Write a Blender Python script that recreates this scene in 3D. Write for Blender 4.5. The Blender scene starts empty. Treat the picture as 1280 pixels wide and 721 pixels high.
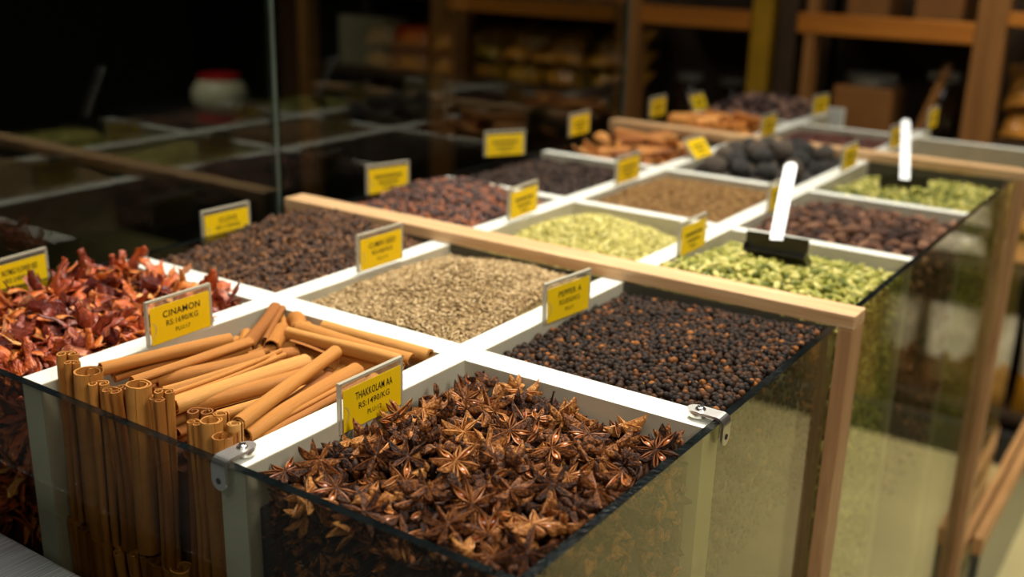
import bpy, bmesh, math, random
import numpy as np
from mathutils import Vector, Matrix, Euler, noise as mnoise

random.seed(7); rng = np.random.default_rng(7)
SC = bpy.context.scene
C = SC.collection
PI = math.pi

# ------------------------------------------------------------------ camera
CP = np.array([.45255, -.61097, .29701]); YAW, PITCH, ROLL, FPX = -.59005, -.31331, .0265, 1351.2
cd = np.array([math.sin(YAW)*math.cos(PITCH), math.cos(YAW)*math.cos(PITCH), math.sin(PITCH)])
_r = np.array([math.cos(YAW), -math.sin(YAW), 0.]); _u = np.cross(_r, cd)
cr = _r*math.cos(ROLL)+_u*math.sin(ROLL); cu = -_r*math.sin(ROLL)+_u*math.cos(ROLL)
cam = bpy.data.cameras.new('camera'); co = bpy.data.objects.new('camera', cam); C.objects.link(co)
M = Matrix(((cr[0], cu[0], -cd[0], CP[0]), (cr[1], cu[1], -cd[1], CP[1]), (cr[2], cu[2], -cd[2], CP[2]), (0, 0, 0, 1)))
co.matrix_world = M
cam.sensor_width = 36; cam.lens = FPX*36/1280; cam.clip_start = .01
cam.dof.use_dof = True; cam.dof.focus_distance = .70; cam.dof.aperture_fstop = (cam.lens/1000)/.0084
SC.camera = co


def at(m, axis, val):                       # a point of the photo -> the place where it stands on a known plane
    v = cd+cr*(m[0]-640)/FPX-cu*(m[1]-360.5)/FPX
    return CP+v*(val-CP[axis])/v[axis]


# ------------------------------------------------------------------ materials
def newmat(name):
    m = bpy.data.materials.new(name); m.use_nodes = True
    nt = m.node_tree
    return m, nt, nt.nodes['Principled BSDF'], nt.nodes['Material Output']


def N(nt, t, **kw):
    n = nt.nodes.new(t)
    for k, v in kw.items():
        if k.startswith('_'): setattr(n, k[1:], v)
        else: n.inputs[k.replace('__', ' ')].default_value = v
    return n


def ramp(nt, cols, interp='LINEAR'):
    n = nt.nodes.new('ShaderNodeValToRGB'); n.color_ramp.interpolation = interp
    el = n.color_ramp.elements
    for i, (p, c) in enumerate(cols):
        e = el[i] if i < 2 else el.new(p)
        e.position = p; e.color = (*c, 1)
    return n


def S(r, g, b):                             # sRGB 0..255 -> linear
    f = lambda c: (c/255/12.92) if c <= 10 else ((c/255+.055)/1.055)**2.4
    return (f(r), f(g), f(b))


def matte(name, col, rough=.5, metal=0, spec=.5, nscale=0, namt=.15, bump=0, bscale=None, stretch=None, dist=.001):
    m, nt, b, o = newmat(name)
    b.inputs['Roughness'].default_value = rough; b.inputs['Metallic'].default_value = metal
    b.inputs['Specular IOR Level'].default_value = spec
    b.inputs['Base Color'].default_value = (*col, 1)
    if nscale or bump:
        tc = N(nt, 'ShaderNodeTexCoord'); mp = N(nt, 'ShaderNodeMapping')
        if stretch: mp.inputs['Scale'].default_value = stretch
        nt.links.new(tc.outputs['Object'], mp.inputs['Vector'])
    if nscale:
        nz = N(nt, 'ShaderNodeTexNoise', Scale=nscale, Detail=5.)
        nt.links.new(mp.outputs[0], nz.inputs['Vector'])
        r = ramp(nt, [(.3, tuple(c*(1-namt) for c in col)), (.7, tuple(min(1, c*(1+namt)) for c in col))])
        nt.links.new(nz.outputs['Fac'], r.inputs[0]); nt.links.new(r.outputs[0], b.inputs['Base Color'])
    if bump:
        nb = N(nt, 'ShaderNodeTexNoise', Scale=bscale or nscale, Detail=4.)
        nt.links.new(mp.outputs[0], nb.inputs['Vector'])
        bp = N(nt, 'ShaderNodeBump', Strength=bump, Distance=dist)
        nt.links.new(nb.outputs['Fac'], bp.inputs['Height']); nt.links.new(bp.outputs[0], b.inputs['Normal'])
    return m


def varied(name, cols, src='obj', rough=.55, spec=.4, nscale=300, nmix=.35, bump=.4, bscale=400, stretch=None, dist=.0006, coat=0):
    """colour picked per object or per separate grain, broken up by noise"""
    m, nt, b, o = newmat(name)
    b.inputs['Roughness'].default_value = rough; b.inputs['Specular IOR Level'].default_value = spec
    b.inputs['Coat Weight'].default_value = coat; b.inputs['Coat Roughness'].default_value = .15
    if src == 'obj': rnd = N(nt, 'ShaderNodeObjectInfo').outputs['Random']
    else: rnd = N(nt, 'ShaderNodeNewGeometry').outputs['Random Per Island']
    tc = N(nt, 'ShaderNodeTexCoord'); mp = N(nt, 'ShaderNodeMapping')
    if stretch: mp.inputs['Scale'].default_value = stretch
    nt.links.new(tc.outputs['Object'], mp.inputs['Vector'])
    nz = N(nt, 'ShaderNodeTexNoise', Scale=nscale, Detail=4., Roughness=.6); nt.links.new(mp.outputs[0], nz.inputs['Vector'])
    a = N(nt, 'ShaderNodeMath', _operation='SUBTRACT'); nt.links.new(nz.outputs['Fac'], a.inputs[0]); a.inputs[1].default_value = .5
    k = N(nt, 'ShaderNodeMath', _operation='MULTIPLY_ADD'); nt.links.new(a.outputs[0], k.inputs[0]); k.inputs[1].default_value = nmix*3
    nt.links.new(rnd, k.inputs[2])
    r = ramp(nt, cols); nt.links.new(k.outputs[0], r.inputs[0]); nt.links.new(r.outputs[0], b.inputs['Base Color'])
    if bump:
        nb = N(nt, 'ShaderNodeTexNoise', Scale=bscale, Detail=3.); nt.links.new(mp.outputs[0], nb.inputs['Vector'])
        bp = N(nt, 'ShaderNodeBump', Strength=bump, Distance=dist)
        nt.links.new(nb.outputs['Fac'], bp.inputs['Height']); nt.links.new(bp.outputs[0], b.inputs['Normal'])
    return m


def wood(name, dark, light, axis=0, rough=.45, scale=1.):
    m, nt, b, o = newmat(name)
    tc = N(nt, 'ShaderNodeTexCoord'); mp = N(nt, 'ShaderNodeMapping')
    s = [60*scale]*3; s[axis] = 3*scale; mp.inputs['Scale'].default_value = s
    nt.links.new(tc.outputs['Object'], mp.inputs['Vector'])
    nz = N(nt, 'ShaderNodeTexNoise', Scale=2., Detail=6., Roughness=.65, Distortion=.6); nt.links.new(mp.outputs[0], nz.inputs['Vector'])
    r = ramp(nt, [(.28, dark), (.52, tuple((a+c)/2 for a, c in zip(dark, light))), (.72, light)])
    nt.links.new(nz.outputs['Fac'], r.inputs[0]); nt.links.new(r.outputs[0], b.inputs['Base Color'])
    bp = N(nt, 'ShaderNodeBump', Strength=.25, Distance=.0008)
    nt.links.new(nz.outputs['Fac'], bp.inputs['Height']); nt.links.new(bp.outputs[0], b.inputs['Normal'])
    b.inputs['Roughness'].default_value = rough
    return m


def glass(name, tint, f0=.045, haze=0, hazecol=(.3, .3, .2)):
    """clear sheet: tinted see-through plus a mirror that grows toward grazing angles, with a thin film of dust"""
    m, nt, b, o = newmat(name); nt.nodes.remove(b)
    tr = N(nt, 'ShaderNodeBsdfTransparent'); tr.inputs[0].default_value = (*tint, 1)
    gl = N(nt, 'ShaderNodeBsdfGlossy'); gl.inputs['Roughness'].default_value = .015; gl.inputs[0].default_value = (1, 1, 1, 1)
    lw = N(nt, 'ShaderNodeLayerWeight', Blend=.5)
    pw = N(nt, 'ShaderNodeMath', _operation='POWER'); pw.inputs[1].default_value = 5.
    nt.links.new(lw.outputs['Facing'], pw.inputs[0])
    ma = N(nt, 'ShaderNodeMath', _operation='MULTIPLY_ADD'); nt.links.new(pw.outputs[0], ma.inputs[0])
    ma.inputs[1].default_value = 1-f0; ma.inputs[2].default_value = f0
    body = tr.outputs[0]
    if haze:
        df = N(nt, 'ShaderNodeBsdfDiffuse'); df.inputs[0].default_value = (*hazecol, 1)
        tc = N(nt, 'ShaderNodeTexCoord'); nz = N(nt, 'ShaderNodeTexNoise', Scale=9., Detail=6.)
        nt.links.new(tc.outputs['Object'], nz.inputs['Vector'])
        mh = N(nt, 'ShaderNodeMath', _operation='MULTIPLY'); mh.inputs[1].default_value = haze*2; nt.links.new(nz.outputs['Fac'], mh.inputs[0])
        mx0 = N(nt, 'ShaderNodeMixShader'); nt.links.new(mh.outputs[0], mx0.inputs[0])
        nt.links.new(tr.outputs[0], mx0.inputs[1]); nt.links.new(df.outputs[0], mx0.inputs[2]); body = mx0.outputs[0]
    mx = N(nt, 'ShaderNodeMixShader'); nt.links.new(ma.outputs[0], mx.inputs[0])
    nt.links.new(body, mx.inputs[1]); nt.links.new(gl.outputs[0], mx.inputs[2])
    nt.links.new(mx.outputs[0], o.inputs['Surface'])
    return m


MT = {}
MT['white'] = matte('white_laminate', S(226, 226, 214), .42, nscale=40, namt=.05, bump=.05, bscale=200)
MT['inner'] = matte('shade_toned_laminate_side', S(182, 174, 150), .5, nscale=30, namt=.08, bump=.05, bscale=200)  # white dividers' side faces, with the shade inside the bins put into the colour
MT['pine'] = wood('pale_pine', S(176, 130, 84), S(224, 188, 140), 0)
MT['pine_up'] = wood('pale_pine_upright', S(150, 104, 64), S(194, 150, 102), 2)
MT['pine_side'] = wood('pale_pine_lengthwise', S(150, 105, 62), S(200, 152, 98), 1)
MT['shelf_wood'] = wood('amber_shelf_wood', S(140, 82, 24), S(190, 122, 46), 0, scale=.4)
MT['shelf_post'] = wood('brown_shelf_post', S(112, 74, 38), S(158, 112, 64), 2, scale=.4)
MT['shelf_dark'] = matte('dark_shelf_board', S(52, 36, 22), .6, nscale=12, namt=.3)
MT['yellow_post'] = matte('mustard_post', S(150, 115, 20), .5, nscale=10, namt=.2)
MT['glass_front'] = glass('tinted_front_glass', (.73, .73, .68))
MT['glass_side'] = glass('dusty_side_glass', (.88, .88, .74), f0=.03, haze=.05, hazecol=S(160, 150, 95))
MT['partition'] = glass('clear_partition_glass', (.66, .68, .62), f0=.045)
MT['edge'] = matte('dark_glass_edge', S(12, 17, 17), .14, nscale=60, namt=.6, bump=.3, bscale=300)
MT['edge_light'] = matte('pale_glass_edge', S(64, 72, 64), .25, nscale=30, namt=.2)
MT['steel'] = matte('brushed_steel', (.60, .65, .67), .34, 1, nscale=14, namt=.42, stretch=(60, 1, 60), bump=.2, bscale=14, dist=.0004)
MT['bracket'] = matte('satin_bracket_steel', (.72, .70, .66), .34, 1, nscale=80, namt=.08)
MT['scoop'] = matte('polished_scoop_steel', (.93, .93, .91), .38, 1, nscale=30, namt=.06)
MT['scoop_dark'] = matte('scoop_steel_dark_reflection', (.035, .032, .022), .3, .6)  # scoop steel coloured dark to stand in for its dark reflection
MT['screw'] = matte('screw_zinc', (.75, .73, .68), .25, 1, nscale=200, namt=.1)
MT['hole'] = matte('dark_hole', (.01, .01, .01), .8)
MT['card'] = matte('yellow_card', S(242, 200, 2), .5, nscale=30, namt=.05)
MT['ink'] = matte('black_ink', (.012, .01, .006), .6)
MT['acrylic'] = glass('clear_acrylic', (.93, .93, .90), f0=.06, haze=.10, hazecol=S(220, 215, 200))
MT['acrylic_edge'] = matte('frosted_acrylic_edge', S(176, 168, 146), .25, spec=.8)
MT['black'] = matte('matt_black', (.01, .01, .01), .7)
MT['wall'] = matte('dark_wall', S(30, 27, 22), .85, nscale=3, namt=.3)
MT['floor'] = matte('beige_floor', S(176, 164, 118), .45, nscale=7, namt=.10)
MT['floor_dark'] = MT['floor']


# ------------------------------------------------------------------ mesh helpers
def mesh_np(name, V, sizes, loops, mats, midx=None, smooth=False):
    me = bpy.data.meshes.new(name)
    V = np.asarray(V, np.float32); sizes = np.asarray(sizes, np.int32); loops = np.asarray(loops, np.int32)
    me.vertices.add(len(V)); me.vertices.foreach_set('co', V.ravel())
    me.loops.add(len(loops)); me.loops.foreach_set('vertex_index', loops)
    me.polygons.add(len(sizes))
    me.polygons.foreach_set('loop_start', np.concatenate(([0], np.cumsum(sizes)[:-1])).astype(np.int32))
    me.polygons.foreach_set('loop_total', sizes)
    for m in (mats if isinstance(mats, (list, tuple)) else [mats]): me.materials.append(m)
    if midx is not None: me.polygons.foreach_set('material_index', np.asarray(midx, np.int32))
    me.polygons.foreach_set('use_smooth', np.full(len(sizes), bool(smooth)))
    me.update(calc_edges=True)
    return me


class MB:
    """collects shapes for ONE mesh"""
    def __init__(s): s.V = []; s.F = []; s.I = []; s.n = 0

    def add(s, V, F, mi=0):
        b = s.n
        s.V.extend([tuple(v) for v in V]); s.n += len(V)
        for f in F: s.F.append([i+b for i in f]); s.I.append(mi)
        return s

    def box(s, a, b, mi=0, top=None, front=None):
        x0, y0, z0 = a; x1, y1, z1 = b
        V = [(x0, y0, z0), (x1, y0, z0), (x1, y1, z0), (x0, y1, z0), (x0, y0, z1), (x1, y0, z1), (x1, y1, z1), (x0, y1, z1)]
        s.add(V, [(0, 3, 2, 1), (1, 2, 6, 5), (2, 3, 7, 6), (3, 0, 4, 7)], mi)
        s.add(V, [(4, 5, 6, 7)], mi if top is None else top)
        s.add(V, [(0, 1, 5, 4)], mi if front is None else front)
        return s

    def lathe(s, prof, c=(0, 0, 0), n=24, mi=0, axis=2, cap=True):
        V = []; F = []
        for (r, z) in prof:
            for k in range(n):
                a = 2*PI*k/n; p = [r*math.cos(a), r*math.sin(a), z]
                if axis == 0: p = [p[2], p[0], p[1]]
                if axis == 1: p = [p[0], p[2], -p[1]]
                V.append((p[0]+c[0], p[1]+c[1], p[2]+c[2]))
        m = len(prof)
        for i in range(m-1):
            for k in range(n):
                F.append((i*n+k, i*n+(k+1) % n, (i+1)*n+(k+1) % n, (i+1)*n+k))
        if cap:
            F.append(tuple(range(n))[::-1]); F.append(tuple((m-1)*n+k for k in range(n)))
        return s.add(V, F, mi)

    def mesh(s, name, mats, smooth=False):
        return mesh_np(name, s.V, [len(f) for f in s.F], [i for f in s.F for i in f], mats, s.I, smooth)

    def build(s, name, mats, parent=None, smooth=False, bevel=0, seg=2):
        o = bpy.data.objects.new(name, s.mesh(name, mats, smooth)); C.objects.link(o)
        if parent: o.parent = parent
        if bevel:
            bm = bmesh.new(); bm.from_mesh(o.data)
            bmesh.ops.remove_doubles(bm, verts=bm.verts, dist=1e-6)
            bmesh.ops.bevel(bm, geom=bm.edges[:], offset=bevel, segments=seg, affect='EDGES', profile=.6)
            bm.to_mesh(o.data); bm.free()
        return o


def tag(o, label=None, cat=None, group=None, kind=None):
    if label: o['label'] = label
    if cat: o['category'] = cat
    if group: o['group'] = group
    if kind: o['kind'] = kind
    return o


def empty(name, loc, label, cat, group=None, rot=(0, 0, 0)):
    o = bpy.data.objects.new(name, None); C.objects.link(o); o.location = loc; o.rotation_euler = rot
    o.empty_display_size = .02
    return tag(o, label, cat, group)


def inst(name, me, mw, parent=None):
    o = bpy.data.objects.new(name, me); C.objects.link(o)
    if parent: o.parent = parent
    o.matrix_basis = mw
    return o


def rot_from(z, x=None):
    z = Vector(z).normalized()
    x = Vector(x) if x is not None else Vector((random.random()-.5, random.random()-.5, random.random()-.5))
    x = (x-z*x.dot(z)).normalized(); y = z.cross(x)
    return Matrix((x, y, z)).transposed()


def mat4(loc, R, s=1.):
    sc = s if isinstance(s, (tuple, list)) else (s, s, s)
    return Matrix.Translation(loc) @ R.to_4x4() @ Matrix.Diagonal((*sc, 1))


# ------------------------------------------------------------------ the setting
FZ = -.88
o = MB().box((-4, -1.5, FZ-.05), (3, 3.2, FZ)).build('floor', MT['floor']); tag(o, kind='structure')
o = MB().box((-4, 3.0, FZ), (3, 3.05, 1.8)).build('wall_back', MT['wall']); tag(o, kind='structure')
o = MB().box((-4.05, -1.5, FZ), (-4, 3.05, 1.8)).build('wall_left', MT['wall']); tag(o, kind='structure')

# ------------------------------------------------------------------ display cases
W1 = .0114                                   # half width of the white dividers
XA, XB, XL, XR = 0., -.2, -.391, .2036       # divider lines and glass faces
GT = .0062                                   # glass thickness
YF = -.2263
CASES = [dict(y0=YF, y1=.231, ys=[(0., .0126)], lab='nearest glass spice case holding mace, cinnamon and star anise'),
         dict(y0=.262, y1=.975, ys=[(.4825, .0085), (.7261, .0085)], lab='middle glass spice case holding fennel and the two steel scoops'),
         dict(y0=1.006, y1=1.2535, ys=[(1.245, .0085)], lab='farthest glass spice case with orange sticks, below the wooden shelving')]
BZ = -.70


def clip_mesh(L1, L2, w, t=.0018, rad=.004):
    """bent steel strap with rounded ends: runs L1 flat along -s, folds down, runs L2"""
    arc = rad*PI/2; tot = L1+arc+L2; mb = MB(); st = []
    n = 36; ss = sorted(set([tot*i/n for i in range(n+1)]+[tot*.004, tot*.015, tot*.985, tot*.996]))
    rows = []
    for s_ in ss:
        e = min(s_, tot-s_); hw = w/2 if e >= w/2 else math.sqrt(max(0, (w/2)**2-(w/2-e)**2))+1e-5
        if s_ <= L1: p = (s_-L1, 0.); nrm = (0, 1)
        elif s_ < L1+arc:
            a = (s_-L1)/rad; p = (rad*math.sin(a), rad*(math.cos(a)-1)); nrm = (math.sin(a), math.cos(a))
        else: p = (rad, -rad-(s_-L1-arc)); nrm = (1, 0)
        rows.append((p, nrm, hw))
    V = []; F = []
    for p, q, hw in rows:
        for (sg, h) in ((-1, 0), (1, 0), (1, t), (-1, t)):
            V.append((p[0]+q[0]*h, sg*hw, p[1]+q[1]*h))
    for i in range(len(rows)-1):
        for k in range(4):
            a, b = i*4+k, i*4+(k+1) % 4; F.append((a, a+4, b+4, b))
    F.append((0, 1, 2, 3)); k = (len(rows)-1)*4; F.append((k+3, k+2, k+1, k))
    return mb.add(V, F), rad


def add_clip(root, loc, ang):
    mb, rad = clip_mesh(.0225, .0145, .0120)
    c = mb.build('corner_clip', MT['bracket'], root); c.location = loc; c.rotation_euler = (0, 0, ang)
    s = MB().lathe([(.0001, .0038), (.0022, .0036), (.0034, .0026), (.0038, .0018)][::-1], (-.0135, 0, 0), 20)
    so = s.build('screw', MT['screw'], c, smooth=True)
    sl = MB().box((-.0158, -.0004, .0035), (-.0112, .0004, .0041)).box((-.0139, -.0023, .0035), (-.0131, .0023, .0041)).build('screw_slot', MT['hole'], c)
    h = MB().lathe([(.0020, 0), (.0020, .0003)], (rad+.0018, 0, -.0125), 18, axis=0).build('screw_hole', MT['hole'], c)
    wsh = MB().lathe([(.0062, -.0028), (.0062, -.0004)], (-.0150, 0, 0), 24).build('washer', MT['screw'], c)
    return c


cases = []
for i, k in enumerate(CASES):
    y0, y1 = k['y0'], k['y1']
    R0 = empty('spice_display_case', (0, 0, 0), k['lab'], 'display case', 'glass and pine spice display cases')
    cases.append(R0)
    # lengthwise dividers
    for X in (XB, XA):
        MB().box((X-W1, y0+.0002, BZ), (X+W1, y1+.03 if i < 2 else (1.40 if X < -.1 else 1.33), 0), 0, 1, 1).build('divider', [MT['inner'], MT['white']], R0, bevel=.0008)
    xs = [(XL, XB-W1), (XB+W1, XA-W1), (XA+W1, XR)]
    for yc, h in k['ys']:
        for (a, b) in xs:
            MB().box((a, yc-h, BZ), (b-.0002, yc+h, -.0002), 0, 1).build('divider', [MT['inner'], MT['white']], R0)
    MT.setdefault('end', matte('dark_end_panel', S(66, 62, 50), .5, nscale=20, namt=.1))
    if i < 2:
        for (a, b) in xs: MB().box((a, y1-.0002, BZ), (b-.0002, y1+.003, -.0006)).build('end_panel', MT['end'], R0)
    if i == 2:                              # one more bin at the back left
        MB().box((XL, 1.474, BZ), (XB+W1, 1.49, -.001)).build('back_board', MT['white'], R0)
    MB().box((XL, y0, BZ-.01), (XR, y1, BZ)).build('bottom_board', MT['shelf_dark'], R0)
    # glass: front only on the nearest case; sides on all
    if i == 0:
        MB().box((XL-GT, y0-GT, BZ), (XR, y0, .0005), 0, 1).build('front_glass', [MT['glass_front'], MT['edge']], R0)
    MB().box((XR+.0002, y0-(GT if i == 0 else 0), BZ), (XR+GT, y1, .0008), 0, 1).build('side_glass', [MT['glass_side'], MT['edge']], R0)
    MB().box((XL-GT, y0, BZ), (XL-.0002, y1, .0005), 0, 1).build('side_glass', [MT['glass_front'], MT['edge']], R0)
    # pine frame at the far end of each case
    yb = y1+.0005
    if i < 2:
        MB().box((-.424, yb, .0004), (.2235, yb+.030, .0125)).build('top_rail', MT['pine'], R0, bevel=.0012)
        MB().box((.2102, yb, BZ-.03), (.2230, yb+.030, .0002)).build('post', MT['pine_up'], R0, bevel=.001)
        MB().box((-.4235, yb, BZ-.03), (-.411, yb+.030, .0002)).build('post', MT['pine_up'], R0, bevel=.001)
    # base rails and legs
    zr = BZ-.002 if i < 2 else -.575
    yr = y1-.002 if i < 2 else 1.60
    MB().box((XR+GT+.0012, y0+.002, zr-.03), (.2230, yr, zr)).build('base_rail', MT['pine_side'], R0, bevel=.001)
    if i == 2:
        MB().box((.2290, y0+.032, zr-.03), (.2440, yr, zr)).build('base_rail', MT['pine_side'], R0, bevel=.001)
        MB().box((.2300, y0+.034, FZ+.10), (.2430, yr-.002, zr-.031)).build('base_panel', MT['edge_light'], R0)
    MB().box((.05, y0+.06, FZ), (.22, y1-.06, BZ-.047)).build('plinth', MT['black'], R0)
    MB().box((-.39, y0+.06, FZ), (-.2, y1-.06, BZ-.012)).build('plinth', MT['black'], R0)
add_clip(cases[0], (0., YF-GT+.0015, .0046), -PI/2)
add_clip(cases[0], (XR+GT-.0015, 0., .0046), 0)

# glass partition behind the cases (dark mirror of the bins)
PX = -.44
for j, (a, b, lab) in enumerate([(-.36, .236, 'clear glass partition panel behind the mace and cloves'),
                                 (.246, 1.05, 'clear glass partition panel behind the middle spice case')]):
    R0 = empty('glass_partition', (PX, (a+b)/2, FZ), lab, 'glass partition')
    g = MB().box((PX-.006, a, FZ+.01), (PX, b, .75)).build('pane', MT['partition'], R0); g.matrix_parent_inverse = Matrix.Translation((-PX, -(a+b)/2, -FZ))
    e = MB().box((PX-.007, b, FZ+.0), (PX+.001, b+.006, .75)).build('edge_strip', MT['edge_light'], R0); e.matrix_parent_inverse = Matrix.Translation((-PX, -(a+b)/2, -FZ))

# steel counter in front
R0 = empty('steel_counter', (-.4, -.5, FZ), 'brushed steel counter top at the lower left corner, before the front glass', 'counter')
inv = Matrix.Translation((.4, .5, -FZ))
t = MB().box((-1.1, -.80, -.125), (.16, -.262, -.10)).build('counter_top', MT['steel'], R0, bevel=.002); t.matrix_parent_inverse = inv
t = MB().box((-1.05, -.76, FZ), (.12, -.30, -.126)).build('cabinet', MT['black'], R0); t.matrix_parent_inverse = inv

# ------------------------------------------------------------------ price tags
MT_TXT = {}


def text_mesh(lines, w, h):
    """lines: (text, size, y, bold) -> one flat mesh in the XZ plane"""
    V = []; F = []
    for (s, size, y, bold, mw) in lines:
        cu_ = bpy.data.curves.new('t', 'FONT'); cu_.body = s; cu_.size = size; cu_.align_x = 'CENTER'; cu_.offset = bold
        cu_.space_character = 1.06; cu_.resolution_u = 3
        ob = bpy.data.objects.new('t', cu_); C.objects.link(ob)
        dg = bpy.context.evaluated_depsgraph_get(); me = ob.evaluated_get(dg).to_mesh()
        b = len(V)
        vs = [v.co.copy() for v in me.vertices]
        wmax = max((abs(v.x) for v in vs), default=1); sx = min(1., w*mw/wmax)
        V += [(v.x*sx, 0, v.y+y) for v in vs]; F += [[i+b for i in p.vertices] for p in me.polygons]
        ob.evaluated_get(dg).to_mesh_clear()
        bpy.data.objects.remove(ob); bpy.data.curves.remove(cu_)
    return mesh_np('lettering', V, [len(f) for f in F], [i for f in F for i in f], MT['ink'])


def blur_lines(seed):
    r = random.Random(seed); mb = MB()
    for (y, hw, hh) in ((.0195, .019, .0017), (.0125, .014, .0014), (.0065, .008, .0010)):
        x = -hw
        while x < hw:
            l = r.uniform(.0012, .0032); mb.add([(x, 0, y-hh), (min(x+l, hw), 0, y-hh), (min(x+l, hw), 0, y+hh), (x, 0, y+hh)], [(0, 1, 2, 3)]); x += l+.0007
    return mb.mesh('lettering', MT['ink'])


TAGS = [  # bottom near corner x, y, z; yaw; lean; text; where
    (-.400, -.136, -.010, -6, 0, ['NUTMEG FLOWER RED', 'RS:2400/KG', 'PLU:8'], 'yellow price tag reading NUTMEG FLOWER RED at the left of the mace'),
    (-.1885, -.137, .000, -1, 0, ['CINAMON', 'RS:1690/KG', 'PLU:17'], 'yellow price tag reading CINAMON between mace and cinnamon sticks'),
    (.0128, -.147, -.009, 0, 0, ['THAKKOLAM AA', 'RS:1490/KG', 'PLU:12'], 'yellow price tag reading THAKKOLAM AA beside the star anise'),
    (-.400, .095, -.009, 2, 0, ['CLOVE', 'RS:1150/KG', 'PLU:9'], 'yellow price tag standing behind the brown cloves of the nearest case'),
    (-.1885, .094, .003, 1, 0, ['CUMIN SEED', 'RS:560/KG', 'PLU:14'], 'yellow price tag between the cloves and the tan cumin mound'),
    (.0128, .095, -.003, 6, 0, ['PEPPER A', 'RS:850/KG', 'PLU:7'], 'yellow price tag between the cumin mound and the black peppercorns'),
    (-.400, .344, .000, 16, 0, None, 'yellow price tag behind the dark red berries, at the end of the near rail'),
    (-.1885, .337, .004, -3, 0, None, 'yellow price tag between the dark red berries and the pale fennel'),
    (-.400, .586, .010, 30, 0, None, 'yellow price tag behind the near black cloves bin in the middle case'),
    (-.1885, .577, .003, 0, 0, None, 'yellow price tag between the blackish cloves and the light brown seeds'),
    (.0128, .343, -.002, 0, 0, None, 'yellow price tag at the left corner of the near green cardamom'),
    (.0128, .580, -.002, 0, 0, None, 'yellow price tag mostly hidden behind the near steel scoop handle'),
    (-.400, .810, .008, -1, 0, None, 'yellow price tag behind the cinnamon bark pieces'),
    (-.1885, .812, .000, 0, 38, None, 'leaning yellow price tag half sunk among bark and black limes'),
    (-.1885, 1.060, .000, 0, 0, None, 'yellow price tag standing above the black limes, behind the far pine rail'),
    (.0128, .846, .005, 0, 0, None, 'yellow price tag at the left of the far green cardamom'),
    (-.400, 1.077, .006, -1, 0, None, 'yellow price tag behind the orange sticks, first beyond the far pine rail'),
    (-.400, 1.260, -.004, 0, 25, None, 'tilted yellow price tag at the left of the far brown nuts'),
    (-.1885, 1.300, .008, 6, 0, None, 'yellow price tag at the right of the far brown nuts'),
    (.0128, 1.072, .004, 2, 0, None, 'yellow price tag just left of the far scoop handle'),
    (.0128, 1.295, .006, 0, 0, None, 'yellow price tag farthest right, on the last white divider'),
]
TW, TH = .061, .0345
hold_me = MB().box((-TW/2, 0, 0), (TW/2, .0022, TH)).mesh('holder', MT['acrylic'])
rim = MB()
rim.box((-TW/2-.0004, -.0003, TH-.0012), (TW/2+.0004, .0026, TH+.0006)).box((-TW/2-.0006, -.0003, 0), (-TW/2+.0012, .0026, TH)).box((TW/2-.0012, -.0003, 0), (TW/2+.0006, .0026, TH))
rim_me = rim.mesh('rim', MT['acrylic_edge'])
card_me = MB().box((-TW/2+.0022, -.0008, .0006), (TW/2-.0022, -.0004, TH-.0048)).mesh('card', MT['card'])
ndg = MB(); pts = [(-TW/2+.0014+.0050*math.cos(a), .0125+.0060*math.sin(a)) for a in np.linspace(-PI/2, PI/2, 15)]
for (x0, z0), (x1, z1) in zip(pts[:-1], pts[1:]):
    ndg.add([(x0, -.0012, z0), (x1, -.0012, z1), (x1*1.0+.0006, -.0012, z1), (x0+.0006, -.0012, z0)], [(0, 1, 2, 3)])
notch_me = ndg.mesh('thumb_notch', MT['acrylic_edge'])
for j, (x, y, z, yaw, lean, txt, lab) in enumerate(TAGS):
    a = math.radians(90-yaw)
    c0 = Vector((x, y, z))+Vector((math.cos(a), math.sin(a), 0))*TW/2
    T = empty('price_tag', c0, lab, 'price tag', None, (math.radians(-lean), 0, a))
    for nm, me in (('holder', hold_me), ('rim', rim_me), ('card', card_me), ('thumb_notch', notch_me)):
        if nm == 'thumb_notch' and j > 6: continue
        inst(nm, me, Matrix(), T)
    if txt:
        me = text_mesh([(txt[0], .0073, .0198, .00010, .30), (txt[1], .0060, .0128, .00006, .25), (txt[2], .0046, .0062, .00004, .12)], TW, TH)
    else: me = blur_lines(j)
    inst('lettering', me, Matrix.Translation((.001 if txt else 0, -.0010, 0)), T)


# ------------------------------------------------------------------ loose spices: helpers
def ico(sub):
    bm = bmesh.new(); bmesh.ops.create_icosphere(bm, subdivisions=sub, radius=1)
    V = np.array([v.co[:] for v in bm.verts]); F = [[v.index for v in f.verts] for f in bm.faces]; bm.free()
    return V, F


def spindle(n, st, ridge=0, curve=0):
    """closed pod along X, unit half-length; st = [(x, r)]"""
    V = [(st[0][0], 0, 0)]
    for x, r in st[1:-1]:
        for k in range(n):
            a = 2*PI*k/n; rr = r*(1+ridge*math.cos(3*a)); V.append((x, rr*math.cos(a), rr*math.sin(a)+curve*(1-x*x)))
    V.append((st[-1][0], 0, 0)); m = len(st)-2; F = []
    for k in range(n): F.append((0, 1+(k+1) % n, 1+k))
    for i in range(m-1):
        for k in range(n):
            a = 1+i*n+k; b = 1+i*n+(k+1) % n; F.append((a, b, b+n, a+n))
    L = len(V)-1
    for k in range(n): F.append((L, 1+(m-1)*n+k, 1+(m-1)*n+(k+1) % n))
    return np.array(V), F


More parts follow.
